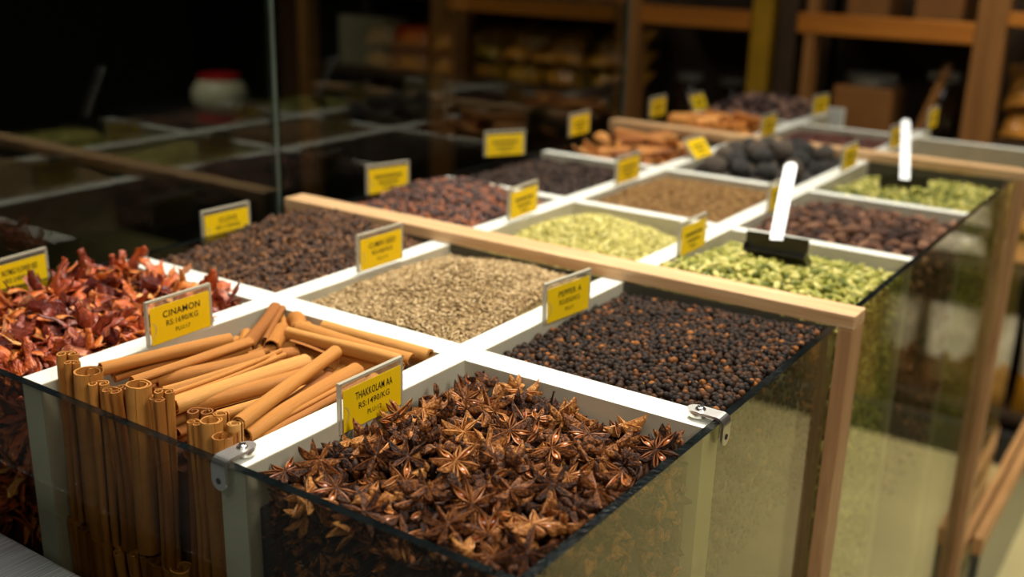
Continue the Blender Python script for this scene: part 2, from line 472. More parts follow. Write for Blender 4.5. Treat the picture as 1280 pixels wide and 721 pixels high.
def grains(tmpl, P, size, jit=.15, flat=.5, aniso=None, yaw=None):
    """many copies of one grain -> arrays of one mesh"""
    V, F = tmpl; n = len(P)
    up = rng.normal(0, flat, (n, 2)); th = rng.uniform(0, 2*PI, n) if yaw is None else yaw+rng.normal(0, .5, n)
    cx, sx = np.cos(up[:, 0]), np.sin(up[:, 0]); cy, sy = np.cos(up[:, 1]), np.sin(up[:, 1]); cz, sz = np.cos(th), np.sin(th)
    Z = np.zeros(n); O = np.ones(n)
    Rx = np.stack([O, Z, Z, Z, cx, -sx, Z, sx, cx], 1).reshape(n, 3, 3)
    Ry = np.stack([cy, Z, sy, Z, O, Z, -sy, Z, cy], 1).reshape(n, 3, 3)
    Rz = np.stack([cz, -sz, Z, sz, cz, Z, Z, Z, O], 1).reshape(n, 3, 3)
    roll = rng.uniform(0, 2*PI, n); cr_, sr_ = np.cos(roll), np.sin(roll)
    R1 = np.stack([O, Z, Z, Z, cr_, -sr_, Z, sr_, cr_], 1).reshape(n, 3, 3)
    R = Rz@Ry@Rx@R1
    s = size*(1+rng.normal(0, jit, n)).clip(.6, 1.5)
    VV = np.einsum('nij,vj->nvi', R, V)*s[:, None, None]+P[:, None, :]
    nv = len(V); sizes = np.tile([len(f) for f in F], n)
    lp = np.array([i for f in F for i in f]); loops = (lp[None, :]+(np.arange(n)*nv)[:, None]).ravel()
    return VV.reshape(-1, 3), sizes, loops


def heap_base(x0, x1, y0, y1, hf, drop, nx=28, ny=32, zb=BZ+.002):
    """solid body of a heap down to the bottom of the bin"""
    V = []; F = []
    for j in range(ny+1):
        for i in range(nx+1):
            x = x0+(x1-x0)*i/nx; y = y0+(y1-y0)*j/ny; V.append((x, y, hf(x, y)-drop))
    for j in range(ny):
        for i in range(nx):
            a = j*(nx+1)+i; F.append((a, a+1, a+nx+2, a+nx+1))
    ring = [i for i in range(nx+1)]+[j*(nx+1)+nx for j in range(1, ny+1)]+[ny*(nx+1)+i for i in range(nx-1, -1, -1)]+[j*(nx+1) for j in range(ny-1, 0, -1)]
    b = len(V)
    for r in ring: V.append((V[r][0], V[r][1], zb))
    n = len(ring)
    for k in range(n): F.append((ring[(k+1) % n], ring[k], b+k, b+(k+1) % n))
    F.append(tuple(b+k for k in range(n-1, -1, -1)))
    return V, F


def scatter(x0, x1, y0, y1, n, hf, zj=.0006, m=.001):
    k = int(math.sqrt(n*(x1-x0)/(y1-y0)))+1; l = int(n/k)+1
    gx, gy = np.meshgrid(np.arange(k), np.arange(l)); gx = gx.ravel()+rng.uniform(-.1, 1.1, k*l); gy = gy.ravel()+rng.uniform(-.1, 1.1, k*l)
    x = (x0+m+(x1-x0-2*m)*gx/k).clip(x0+m, x1-m); y = (y0+m+(y1-y0-2*m)*gy/l).clip(y0+m, y1-m)
    z = np.array([hf(a, b) for a, b in zip(x, y)])+rng.normal(0, zj, len(x))
    return np.stack([x, y, z], 1)


def wall_scatter_x(X, y0, y1, z0, z1, n):
    return np.stack([np.full(n, X)+rng.uniform(-.002, 0, n), rng.uniform(y0, y1, n), rng.uniform(z0, z1, n)], 1)


def stuff(name, label, cat, parts, base, mats, smooth=True):
    Vs, Ss, Ls, Is = [], [], [], []; off = 0
    V, F = base
    Vs.append(np.array(V)); Ss.append(np.array([len(f) for f in F])); Ls.append(np.array([i for f in F for i in f])); Is.append(np.ones(len(F), int)); off = len(V)
    for (V, s, l) in parts:
        Vs.append(V); Ss.append(s); Ls.append(l+off); Is.append(np.zeros(len(s), int)); off += len(V)
    me = mesh_np(name, np.concatenate(Vs), np.concatenate(Ss), np.concatenate(Ls), mats, np.concatenate(Is), smooth)
    o = bpy.data.objects.new(name, me); C.objects.link(o)
    return tag(o, label, cat, None, 'stuff')


def nz(x, y, s, seed=0): return mnoise.noise(Vector((x*s+seed*7.3, y*s-seed*3.1, seed*1.7)))


def bump2(x, y, cx, cy, sx, sy): return math.exp(-((x-cx)/sx)**2-((y-cy)/sy)**2)


COLX = [(XL+.001, XB-W1-.001), (XB+W1+.001, XA-W1-.001), (XA+W1+.001, XR-.001)]
ROWY = [(YF+.001, -.0136), (.0136, .2305), (.263, .473), (.492, .7166), (.7356, .974), (1.007, 1.2355), (1.2545, 1.472)]

# --- black pepper
x0, x1 = COLX[2]; y0, y1 = ROWY[1]
hp = lambda x, y: -.010+.007*(x-x0)/(x1-x0)+.004*bump2(x, y, .12, .10, .07, .08)+.0012*nz(x, y, 40, 1)
t = ico(2)
wr = t[0].copy()
for i in range(len(wr)): wr[i] *= 1+.10*mnoise.noise(Vector(wr[i])*2.3)
pc = varied('peppercorn', [(0, S(22, 15, 10)), (.5, S(40, 27, 17)), (.8, S(62, 39, 22)), (.96, S(92, 55, 27)), (1, S(150, 92, 38))], 'isl', .66, .2, 500, .04, .6, 700)
pb = matte('pepper_body', S(58, 46, 26), .9, nscale=260, namt=.55, bump=.6, bscale=300)
P1 = scatter(x0, x1, y0, y1, 2300, hp, .0007, .003); P2 = scatter(x0, x1, y0, y1, 2000, lambda x, y: hp(x, y)-.0030, .0007, .003)
P3 = wall_scatter_x(x1-.003, y0+.003, y1-.003, -.14, -.008, 1500)
stuff('black_peppercorns', 'black peppercorns filling the bin at the right of the nearest case', 'peppercorns',
      [grains((wr, t[1]), P1, .0024, .12, 3), grains((wr, t[1]), P2, .0024, .12, 3), grains(ico(1), P3, .0027, .1, 3)],
      heap_base(x0, x1-.003, y0, y1, hp, .006), [pc, pb])

# --- cumin
x0, x1 = COLX[1]; y0, y1 = ROWY[1]
hcu = lambda x, y: -.011+.030*bump2(x, y, -.088, .125, .075, .085)+.006*bump2(x, y, -.05, .02, .09, .03)+.004*bump2(x, y, -.02, .12, .03, .08)+.0022*nz(x, y, 34, 2)
ct = spindle(5, [(-1, 0), (-.7, .17), (-.1, .27), (.5, .2), (1, 0)], 0, .12)
cm = varied('cumin_seed', [(0, S(106, 82, 48)), (.35, S(148, 120, 76)), (.7, S(182, 154, 108)), (1, S(208, 184, 140))], 'isl', .65, .3, 400, .08, .3, 900)
cb = matte('cumin_body', S(130, 108, 64), .9, nscale=400, namt=.4, bump=.6, bscale=500)
stuff('cumin_seed', 'tan cumin seed mounded in the bin between cloves and peppercorns', 'cumin seed',
      [grains(ct, scatter(x0, x1, y0, y1, 9000, hcu, .0007, .0015), .0030, .15, .35), grains(ct, scatter(x0, x1, y0, y1, 4500, lambda x, y: hcu(x, y)-.0012, .0007, .0015), .0030, .15, .5)],
      heap_base(x0, x1, y0, y1, hcu, .0022, 40, 44), [cm, cb])

# --- cloves: stalk with a knobbed head
def clove():
    prof = [(-1, .0), (-.98, .10), (-.3, .16), (.35, .22), (.5, .36), (.62, .22), (.72, .25), (.9, .17), (1.0, 0)]
    return spindle(5, prof)


def clove_bin(col, row, hf, name, label, cols, body, n, size=.0060):
    x0, x1 = COLX[col]; y0, y1 = ROWY[row]
    m = varied(name+'_skin', cols, 'isl', .6, .35, 300, .08, .3, 600)
    b = matte(name+'_body', body, .9, nscale=200, namt=.5, bump=.6, bscale=250)
    stuff(name, label, 'cloves', [grains(clove(), scatter(x0, x1, y0, y1, n, hf, .0014, .003), size, .12, .45), grains(clove(), scatter(x0, x1, y0, y1, n//2, lambda x, y: hf(x, y)-.003, .001, .003), size, .12, .6)],
          heap_base(x0, x1, y0, y1, hf, .005), [m, b])


clove_bin(0, 1, lambda x, y: -.010+.021*bump2(x, y, -.33, .19, .09, .09)+.008*bump2(x, y, -.26, .09, .06, .06)+.003*nz(x, y, 30, 3), 'whole_cloves',
          'brown whole cloves heaped behind the mace in the nearest case', [(0, S(38, 25, 18)), (.4, S(68, 44, 28)), (.75, S(98, 64, 38)), (1, S(138, 92, 50))], S(48, 32, 22), 3000)
clove_bin(0, 3, lambda x, y: -.012+.012*bump2(x, y, -.30, .60, .07, .08)+.002*nz(x, y, 30, 4), 'dark_cloves',
          'blackish cloves in the second bin at the back left of the middle case', [(0, S(26, 19, 16)), (.5, S(50, 34, 25)), (1, S(82, 55, 38))], S(30, 22, 18), 2400)

# --- dark red berries (round, with short stalks)
def berry_bin(col, row, hf, name, label, cat, cols, body, n, size, sub=1, squash=1., ij=.12):
    x0, x1 = COLX[col]; y0, y1 = ROWY[row]
    t = ico(sub); V = t[0].copy()
    for i in range(len(V)): V[i] *= 1+.18*mnoise.noise(Vector(V[i])*1.9+Vector((col, row, 0)))
    V[:, 2] *= squash
    m = varied(name+'_skin', cols, 'isl', .5, .4, 300, .1, .4, 500)
    b = matte(name+'_body', body, .9, nscale=200, namt=.5, bump=.6, bscale=250)
    stuff(name, label, cat, [grains((V, t[1]), scatter(x0, x1, y0, y1, n, hf, size*.35, size), size, ij, 1.), grains((V, t[1]), scatter(x0, x1, y0, y1, n//2, lambda x, y: hf(x, y)-size, size*.3, size), size, ij, 1.)],
          heap_base(x0, x1, y0, y1, hf, size*1.6), [m, b])


berry_bin(0, 2, lambda x, y: -.012+.027*bump2(x, y, -.32, .40, .08, .09)+.010*bump2(x, y, -.24, .33, .05, .06)+.003*nz(x, y, 40, 5), 'dark_red_berries', 'dark red dried berries heaped just beyond the near pine rail', 'dried berries',
          [(0, S(30, 15, 11)), (.4, S(58, 31, 21)), (.75, S(92, 48, 28)), (1, S(150, 84, 42))], S(36, 18, 12), 1500, .0036, 2)
berry_bin(1, 5, lambda x, y: -.014+.006*bump2(x, y, -.1, 1.12, .08, .08), 'maroon_berries', 'maroon dried berries in the middle bin of the farthest case', 'dried berries',
          [(0, S(40, 14, 8)), (.5, S(74, 28, 16)), (1, S(110, 50, 26))], S(40, 18, 10), 900, .0045)
berry_bin(2, 5, lambda x, y: -.055+.032*bump2(x, y, .07, 1.15, .06, .05), 'pale_yellow_spice', 'low heap of pale yellow spice in a nearly empty white bin', 'spice',
          [(0, S(150, 118, 40)), (1, S(200, 172, 84))], S(150, 122, 48), 800, .005)

# --- fennel, light brown seeds
x0, x1 = COLX[1]; y0, y1 = ROWY[2]
hfe = lambda x, y: -.026+.034*bump2(x, y, -.115, .385, .075, .085)+.010*bump2(x, y, -.05, .30, .06, .05)+.002*nz(x, y, 34, 6)
ft = spindle(5, [(-1, 0), (-.6, .22), (0, .3), (.6, .22), (1, 0)], .12, .1)
stuff('fennel_seed', 'pale yellow green fennel seed mounded behind the near pine rail', 'fennel seed',
      [grains(ft, scatter(x0, x1, y0, y1, 5200, hfe, .0009, .002), .0040, .15, .35), grains(ft, scatter(x0, x1, y0, y1, 2500, lambda x, y: hfe(x, y)-.0018, .0007, .002), .0040, .15, .5)],
      heap_base(x0, x1, y0, y1, hfe, .003, 36, 36),
      [varied('fennel_skin', [(0, S(136, 128, 56)), (.4, S(178, 168, 86)), (.75, S(206, 194, 112)), (1, S(226, 216, 150))], 'isl', .6, .3, 300, .08, .3, 700), matte('fennel_body', S(140, 130, 62), .9, nscale=300, namt=.4)])
x0, x1 = COLX[1]; y0, y1 = ROWY[3]
hco = lambda x, y: -.010+.009*bump2(x, y, -.1, .61, .08, .09)+.0012*nz(x, y, 34, 7)
stuff('light_brown_seeds', 'small light brown seeds in the flat bin behind the fennel', 'seeds',
      [grains(ft, scatter(x0, x1, y0, y1, 7500, hco, .0006, .0015), .0026, .15, .4)],
      heap_base(x0, x1, y0, y1, hco, .0016, 30, 30),
      [varied('ajwain_skin', [(0, S(96, 66, 30)), (.5, S(140, 102, 52)), (1, S(176, 138, 84))], 'isl', .65, .3, 300, .08, .3, 700), matte('ajwain_body', S(112, 80, 40), .9, nscale=300, namt=.4)])

# ------------------------------------------------------------------ green cardamom pods
pod_st = [(-1, 0), (-.92, .10), (-.6, .36), (-.1, .47), (.4, .38), (.75, .2), (.9, .08), (1, 0)]
podV, podF = spindle(9, pod_st, .10)
gcol = [(0, S(84, 92, 22)), (.3, S(126, 128, 36)), (.65, S(160, 154, 60)), (1, S(204, 192, 112))]
card_o = varied('green_cardamom', gcol, 'obj', .5, .4, 500, .12, .4, 500, (1, 4, 4))
card_i = varied('green_cardamom_grain', gcol, 'isl', .5, .4, 300, .10, .4, 500)
card_b = matte('cardamom_body', S(112, 116, 40), .9, nscale=110, namt=.45, bump=.8, bscale=140, dist=.003)
pm = mesh_np('cardamom_pod', podV, [len(f) for f in podF], [i for f in podF for i in f], card_o, None, True)


def poisson(x0, x1, y0, y1, d, n, tries=9000):
    P = []; 
    for _ in range(tries):
        if len(P) >= n: break
        p = (random.uniform(x0, x1), random.uniform(y0, y1))
        if all((p[0]-q[0])**2+(p[1]-q[1])**2 > d*d for q in P): P.append(p)
    return P


hc1 = lambda x, y: -.018+.020*bump2(x, y, .10, .35, .09, .09)+.010*bump2(x, y, .05, .30, .06, .05)+.003*nz(x, y, 40, 8)
x0, x1 = COLX[2]; y0, y1 = ROWY[2]
for (x, y) in poisson(x0+.006, x1-.006, y0+.006, y1-.006, .0083, 300):
    n_ = Vector((random.gauss(0, .35), random.gauss(0, .35), 1))
    R = rot_from((0, 0, 1), (math.cos(random.uniform(0, 6.3)), math.sin(random.uniform(0, 6.3)), 0))
    R = Matrix.Rotation(random.gauss(0, .35), 3, 'X') @ Matrix.Rotation(random.gauss(0, .35), 3, 'Y') @ R @ Matrix.Rotation(random.uniform(0, 6.3), 3, 'X')
    o = inst('green_cardamom_pod', pm, mat4((x, y, hc1(x, y)+random.uniform(.001, .004)), R, .0063*random.uniform(.8, 1.15)))
    tag(o, 'green cardamom pod on the heap around the near steel scoop', 'cardamom', 'green cardamom pods in the near bin')
Pw = wall_scatter_x(x1-.004, y0+.004, y1-.004, -.34, -.012, 1500)
stuff('green_cardamom', 'green cardamom packed below the top pods in the near cardamom bin', 'cardamom',
      [grains((podV, podF), scatter(x0, x1, y0, y1, 900, lambda x, y: hc1(x, y)+.000, .001, .005), .0062, .1, .4), grains((podV, podF), Pw, .0070, .1, 1.)],
      heap_base(x0, x1-.004, y0, y1, hc1, .005), [card_i, card_b])
hc2 = lambda x, y: -.022+.014*bump2(x, y, .13, .88, .09, .09)+.008*bump2(x, y, .04, .80, .05, .05)+.003*nz(x, y, 40, 9)
x0, x1 = COLX[2]; y0, y1 = ROWY[4]
stuff('green_cardamom', 'green cardamom heap around the far steel scoop', 'cardamom',
      [grains((podV, podF), scatter(x0, x1, y0, y1, 850, hc2, .0015, .005), .0064, .12, .4), grains((podV, podF), scatter(x0, x1, y0, y1, 400, lambda x, y: hc2(x, y)-.004, .0015, .005), .0064, .12, .4),
       grains((podV, podF), wall_scatter_x(x1-.004, y0+.004, y1-.004, -.3, -.012, 900), .0070, .1, 1.)],
      heap_base(x0, x1-.004, y0, y1, hc2, .006), [card_i, card_b])

# --- brown cardamom: big wrinkled pods
bst = [(-1, 0), (-.9, .2), (-.5, .46), (0, .55), (.5, .45), (.85, .22), (1, .06), (1.12, 0)]
bV, bF = spindle(10, bst, .08); bV = bV.copy()
for i in range(len(bV)): bV[i] *= 1+.14*mnoise.noise(Vector(bV[i])*3)
bcol = [(0, S(46, 28, 20)), (.4, S(84, 54, 38)), (.75, S(118, 80, 56)), (1, S(150, 108, 80))]
bm_o = varied('brown_cardamom', bcol, 'obj', .65, .3, 300, .16, .7, 350, (1, 3, 3), .001)
bpm = mesh_np('brown_cardamom_pod', bV, [len(f) for f in bF], [i for f in bF for i in f], bm_o, None, True)
hb = lambda x, y: -.016+.012*bump2(x, y, .10, .60, .09, .09)
x0, x1 = COLX[2]; y0, y1 = ROWY[3]
for lay in (0, 1):
    for (x, y) in poisson(x0+.009, x1-.009, y0+.009, y1-.009, .0135+.002*lay, 170 if lay == 0 else 110):
        R = Matrix.Rotation(random.gauss(0, .4), 3, 'X') @ Matrix.Rotation(random.gauss(0, .4), 3, 'Y') @ Matrix.Rotation(random.uniform(0, 6.3), 3, 'Z') @ Matrix.Rotation(random.uniform(0, 6.3), 3, 'X')
        o = inst('brown_cardamom_pod', bpm, mat4((x, y, hb(x, y)-.004+.006*(1-lay)+random.uniform(-.002, .002)), R, .0105*random.uniform(.85, 1.15)))
        tag(o, 'wrinkled brown cardamom pod in the bin between the two steel scoops', 'cardamom', 'brown cardamom pods')
stuff('brown_cardamom', 'brown cardamom packed deep in the bin between the two scoops', 'cardamom',
      [grains((bV, bF), wall_scatter_x(x1-.006, y0+.006, y1-.006, -.3, -.014, 500), .0105, .1, 1.)],
      heap_base(x0, x1-.005, y0, y1, hb, .010), [varied('brown_cardamom_grain', bcol, 'isl', .65, .3, 300, .16, .7, 350), matte('brown_cardamom_body', S(52, 34, 24), .9, nscale=120, namt=.5)])

# --- black limes
def lump(seed, sub=3, amp=.10, sq=.9):
    V, F = ico(sub); V = V.copy()
    for i in range(len(V)):
        q = Vector(V[i]); V[i] *= 1+amp*mnoise.noise(q*1.6+Vector((seed, 0, 0)))+.03*mnoise.noise(q*5+Vector((0, seed, 0)))
    V[:, 2] *= sq
    return V, F


lime_m = varied('black_lime', [(0, S(26, 24, 22)), (.5, S(50, 46, 42)), (.8, S(78, 68, 58)), (1, S(112, 92, 72))], 'obj', .55, .4, 60, .3, .6, 120, None, .002)
limes = [mesh_np('black_lime', v, [3]*len(f), [i for t_ in f for i in t_], lime_m, None, True) for v, f in (lump(s) for s in range(4))]
x0, x1 = COLX[1]; y0, y1 = ROWY[4]
hl = lambda x, y: -.020+.020*bump2(x, y, -.09, .88, .08, .09)
for lay, (d, dz, nn) in enumerate(((.0300, 0, 40), (.036, .018, 16))):
    m_ = .016 if lay == 0 else .03
    for (x, y) in poisson(x0+m_, x1-m_, y0+m_, y1-m_, d, nn):
        o = inst('black_lime', random.choice(limes), mat4((x, y, hl(x, y)+dz), Euler((random.uniform(0, 6), random.uniform(0, 6), 0)).to_matrix(), .0165*random.uniform(.9, 1.12)))
        tag(o, 'dusty black dried lime '+('in the lower layer of' if lay == 0 else 'on top of')+' the heap behind the light brown seeds', 'dried lime', 'black dried limes '+('lower layer' if lay == 0 else 'top layer'))
o = MB().add(*heap_base(x0, x1, y0, y1, lambda x, y: -.03, 0, 4, 4)).build('black_limes', MT['black']); tag(o, 'dark mass of dried limes below the top ones', 'dried lime', None, 'stuff')

# --- far brown nuts
nut_m = varied('brown_nut', [(0, S(40, 28, 28)), (.5, S(84, 60, 54)), (1, S(140, 106, 88))], 'obj', .6, .3, 90, .25, .5, 160)
nuts = [mesh_np('brown_nut', v, [3]*len(f), [i for t_ in f for i in t_], nut_m, None, True) for v, f in (lump(s+10, 2, .12, .8) for s in range(3))]
x0, x1 = COLX[0]; y0, y1 = ROWY[6]
for lay, (d, dz, nn) in enumerate(((.0175, 0, 110), (.02, .012, 45))):
    m_ = .010 if lay == 0 else .03
    for (x, y) in poisson(x0+m_, x1-m_, y0+m_, y1-m_, d, nn):
        o = inst('brown_nut', random.choice(nuts), mat4((x, y, -.006+.012*bump2(x, y, -.3, 1.37, .08, .09)+dz), Euler((random.uniform(0, 6), random.uniform(0, 6), 0)).to_matrix(), .0105*random.uniform(.85, 1.15)))
        tag(o, 'small purplish brown nut in the heap at the far end of the cases', 'nut', 'brown nuts in the last bin')
o = MB().add(*heap_base(x0, x1, y0, y1, lambda x, y: -.02, 0, 4, 4)).build('brown_nuts', MT['shelf_dark']); tag(o, 'brown nuts packed below the top ones in the last bin', 'nut', None, 'stuff')


# ------------------------------------------------------------------ cinnamon quills
def scroll(kind, seed):
    r = random.Random(seed); P = []
    if kind == 'double':
        for t_ in np.linspace(0, 1, 17):
            a = math.radians(90+430*(1-t_)); rr = .5*(.42+.58*t_**.8); P.append((-.5+rr*math.cos(a), rr*math.sin(a)))
        P.append((0, .5))
        for t_ in np.linspace(0, 1, 17):
            a = math.radians(90-430*t_); rr = .5*(.42+.58*(1-t_)**.8); P.append((.5+rr*math.cos(a), rr*math.sin(a)))
        P = [(x, y*1.35) for x, y in P]
    elif kind == 'tube':
        for t_ in np.linspace(0, 1, 30):
            a = math.radians(-60+r.uniform(455, 456)*t_*1.2); rr = 1-.42*max(0, t_-.55)/.45; P.append((rr*math.cos(a), rr*math.sin(a)*.92))
    elif kind == 'spiral':
        for t_ in np.linspace(0, 1, 40):
            a = math.radians(720*t_); rr = 1-.62*t_; P.append((rr*math.cos(a), rr*math.sin(a)))
    else:                                    # open curved strip
        for t_ in np.linspace(0, 1, 14):
            a = math.radians(-20+220*t_); P.append((math.cos(a), .8*math.sin(a)-.2))
    return P


def quill_mesh(kind, seed, mat, th=.13, nst=12, bend=.0, wob=.06):
    r = random.Random(seed*31+5); P = scroll(kind, seed); n = len(P)
    nor = []
    for i in range(n):
        a = P[max(i-1, 0)]; b = P[min(i+1, n-1)]; dx, dy = b[0]-a[0], b[1]-a[1]; l = math.hypot(dx, dy); nor.append((-dy/l, dx/l))
    prof = [(p[0]+q[0]*th/2, p[1]+q[1]*th/2) for p, q in zip(P, nor)]+[(p[0]-q[0]*th/2, p[1]-q[1]*th/2) for p, q in zip(P[::-1], nor[::-1])]
    m = len(prof); V = []; F = []
    px, py = r.uniform(0, 6), r.uniform(0, 6); tp = r.uniform(-.10, .10); bx = r.uniform(-1, 1)*bend; by = r.uniform(-1, 1)*bend
    for s in range(nst+1):
        z = s/nst; sc = 1+tp*(z-.5)+wob*math.sin(px+z*5); ox = bx*(4*(z-.5)**2-.5)+.05*math.sin(py+z*6); oy = by*(4*(z-.5)**2-.5)
        for k, (x, y) in enumerate(prof):
            e = 0
            if s in (0, nst): e = .006*mnoise.noise(Vector((x*2, y*2, seed+s)))
            w = 1+.03*mnoise.noise(Vector((x*3, y*3, z*6+seed)))
            V.append((x*sc*w+ox, y*sc*w+oy, z+e))
    for s in range(nst):
        for k in range(m):
            a = s*m+k; b = s*m+(k+1) % m; F.append((a, b, b+m, a+m))
    for s in (0, nst):
        for i in range(n-1):
            a, b, c, d = s*m+i, s*m+i+1, s*m+m-2-i, s*m+m-1-i
            F.append((a, d, c, b) if s == 0 else (a, b, c, d))
    return mesh_np('cinnamon_stick', V, [len(f) for f in F], [i for f in F for i in f], mat, None, False)


cin_m = varied('cinnamon_bark', [(0, S(142, 84, 32)), (.35, S(172, 108, 42)), (.7, S(192, 128, 56)), (1, S(212, 154, 80))], 'obj', .6, .3, 2.2, .20, .35, 6., (6, 6, 1.6), .01)
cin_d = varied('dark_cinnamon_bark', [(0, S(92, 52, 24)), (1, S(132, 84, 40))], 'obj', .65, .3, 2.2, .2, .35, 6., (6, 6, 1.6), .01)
KINDS = ['double', 'tube', 'spiral', 'double', 'tube', 'open']
Q = [quill_mesh(k, i, cin_m, bend=.25 if i % 2 else .1) for i, k in enumerate(KINDS)]
for me in Q:
    me.polygons.foreach_set('use_smooth', np.ones(len(me.polygons), bool)); me.update()
    try: me.set_sharp_from_angle(angle=math.radians(50))
    except Exception: pass


def stick(a, b, R, k, roll, label, group=None, name='cinnamon_stick'):
    a = Vector(a); b = Vector(b); z = (b-a)
    Rm = rot_from(z, (1, .3, .2)) @ Matrix.Rotation(roll, 3, 'Z')
    o = inst(name, Q[k], mat4(a, Rm, (R, R, z.length)))
    return tag(o, label, 'cinnamon stick', group)


# standing along the front glass: place of each top, thickness, cut shape
ORD = ['first', 'second', 'third', 'fourth', 'fifth', 'sixth', 'seventh', 'eighth', 'ninth', 'tenth', 'eleventh', 'twelfth', 'thirteenth', 'fourteenth', 'fifteenth', 'sixteenth']
STAND = [((84, 442), -.209, .0066, 0), ((90, 453), -.2155, .0048, 0), ((109, 464), -.2145, .0084, 1), ((123, 479), -.2165, .0062, 0), ((141, 488), -.2165, .0062, 3), ((155, 484), -.2080, .0052, 0),
         ((173, 480), -.2145, .0076, 4), ((205, 489), -.2110, .0058, 0), ((197, 499), -.2170, .0050, 3), ((244, 528), -.2170, .0048, 3), ((250, 514), -.2060, .0074, 0), ((264, 525), -.2150, .0062, 4),
         ((276, 517), -.2060, .0052, 2), ((279, 546), -.2185, .0054, 1), ((294, 540), -.2105, .0036, 2), ((303, 533), -.2080, .0050, 2)]
for j, (px, y, R, k) in enumerate(STAND):
    top = at(px, 1, y)
    top[0] = min(top[0], -W1-R*1.0)
    if j == 0: top[0] = max(top[0], XB+W1+R*1.0)
    L = .124+random.uniform(-.004, .004); dx = random.gauss(0, .0022)
    stick((top[0]+dx, min(y+random.uniform(-.002, .004), -.213), top[2]-L), top, R, k, random.uniform(-.5, .5),
          'upright cinnamon stick at the front glass, %s from the left of the standing row' % ORD[j])
# lower tier standing under them, seen through the front glass
xx = XB+W1+.008; j = 0
while xx < -W1-.006:
    R = random.uniform(.0054, .0078)
    stick((xx, -.216, -.24), (xx+random.gauss(0, .001), -.2165, -.103+random.uniform(-.008, .003)), R, random.choice((0, 3, 1, 4)), random.uniform(-.5, .5),
          'upright cinnamon stick of the lower tier behind the front glass, below the tall standing row', 'lower tier of upright cinnamon sticks')
    xx += R*1.75; j += 1
# lying sticks: both ends as seen, height, thickness
LIE = [((126, 461), (288, 424), .001, .0060, 4, 'lying cinnamon stick nearest the white divider with the CINAMON tag, hollow dark end at left'),
       ((142, 470), (268, 433), -.006, .0055, 0, 'lying cinnamon stick tucked under the one beside the CINAMON tag'),
       ((165, 480), (313, 431), .001, .0066, 0, 'thick lying cinnamon stick, second from the CINAMON tag'),
       ((196, 476), (330, 448), -.004, .0068, 1, 'lying cinnamon stick behind the tall hollow upright, third from the CINAMON tag'),
       ((214, 497), (354, 442), .003, .0044, 3, 'slim lying cinnamon stick on top, in the middle of the parallel group'),
       ((217, 507), (384, 452), .001, .0070, 4, 'thick lying cinnamon stick in the middle of the parallel group'),
       ((235, 508), (400, 466), -.003, .0068, 1, 'thick lying cinnamon stick under the steep top one, ending by the upright cluster'),
       ((270, 520), (385, 488), -.009, .0060, 0, 'low lying cinnamon stick mostly covered by the steep top one'),
       ((298, 530), (420, 440), .011, .0058, 2, 'steep cinnamon stick lying across the top of the pile'),
       ((306, 544), (412, 470), .001, .0048, 3, 'slim cinnamon stick lying just right of the steep top one'),
       ((318, 548), (446, 462), .003, .0062, 1, 'cinnamon stick lying second to the right of the steep top one'),
       ((334, 552), (455, 478), -.003, .0050, 0, 'cinnamon stick lying third to the right of the steep top one'),
       ((352, 540), (470, 474), -.007, .0055, 4, 'low cinnamon stick lying beside the THAKKOLAM AA tag'),
       ((360, 416), (513, 456), .003, .0062, 0, 'cinnamon stick pointing at the THAKKOLAM AA tag, along the rear divider'),
       ((372, 408), (514, 449), .001, .0056, 5, 'curled open strip of cinnamon lying between the two rear sticks'),
       ((408, 407), (548, 446), -.003, .0058, 4, 'rearmost cinnamon stick lying against the white cross divider'),
       ((405, 440), (500, 474), -.010, .0100, 5, 'flat wide cinnamon piece under the stick pointing at the tag'),
       ((365, 433), (420, 452), -.004, .0062, 5, 'short curled cinnamon piece above the end of the steep stick'),
       ((309, 432), (347, 386), -.002, .0062, 1, 'short cinnamon stick leaning at the rear left corner, leftmost of its bunch'),
       ((330, 428), (372, 380), .000, .0040, 3, 'thin dark-sided cinnamon stick leaning over the rear left corner'),
       ((340, 434), (353, 412), .000, .0070, 4, 'stubby rounded cinnamon stick end in the rear left bunch'),
       ((360, 420), (374, 390), -.008, .0055, 0, 'cinnamon stick behind the thin dark one in the rear left bunch'),
       ((374, 414), (396, 390), -.003, .0078, 1, 'wide short cinnamon stick leaning on the rear divider'),
       ((394, 414), (405, 400), -.006, .0050, 0, 'small cinnamon stub right of the wide short one'),
       ((312, 444), (345, 434), -.003, .0045, 0, 'short cinnamon piece lying below the rear left bunch'),
       ((338, 446), (372, 440), -.006, .0055, 3, 'broken cinnamon piece lying in the middle below the rear bunch')]
LIE += [((326, 552), (432, 466), -.001, .0044, 3, 'slender cinnamon stick between the two right of the steep top one'),
        ((346, 548), (462, 470), .000, .0046, 0, 'slender cinnamon stick nearest the divider beside the THAKKOLAM AA tag'),
        ((204, 490), (345, 449), -.001, .0046, 0, 'slender cinnamon stick beneath the slim one in the middle of the parallel group')]
for (a, b, z, R, k, lab) in LIE:
    R *= .88
    A = Vector(at(a, 2, z)); B = Vector(at(b, 2, z+random.uniform(-.001, .002)))
    for v in (A, B):
        v.x = min(max(v.x, XB+W1+R), -W1-R); v.y = min(max(v.y, -.206), -.0128-R)
    stick(A, B, R, k, random.uniform(0, 6.3), lab)
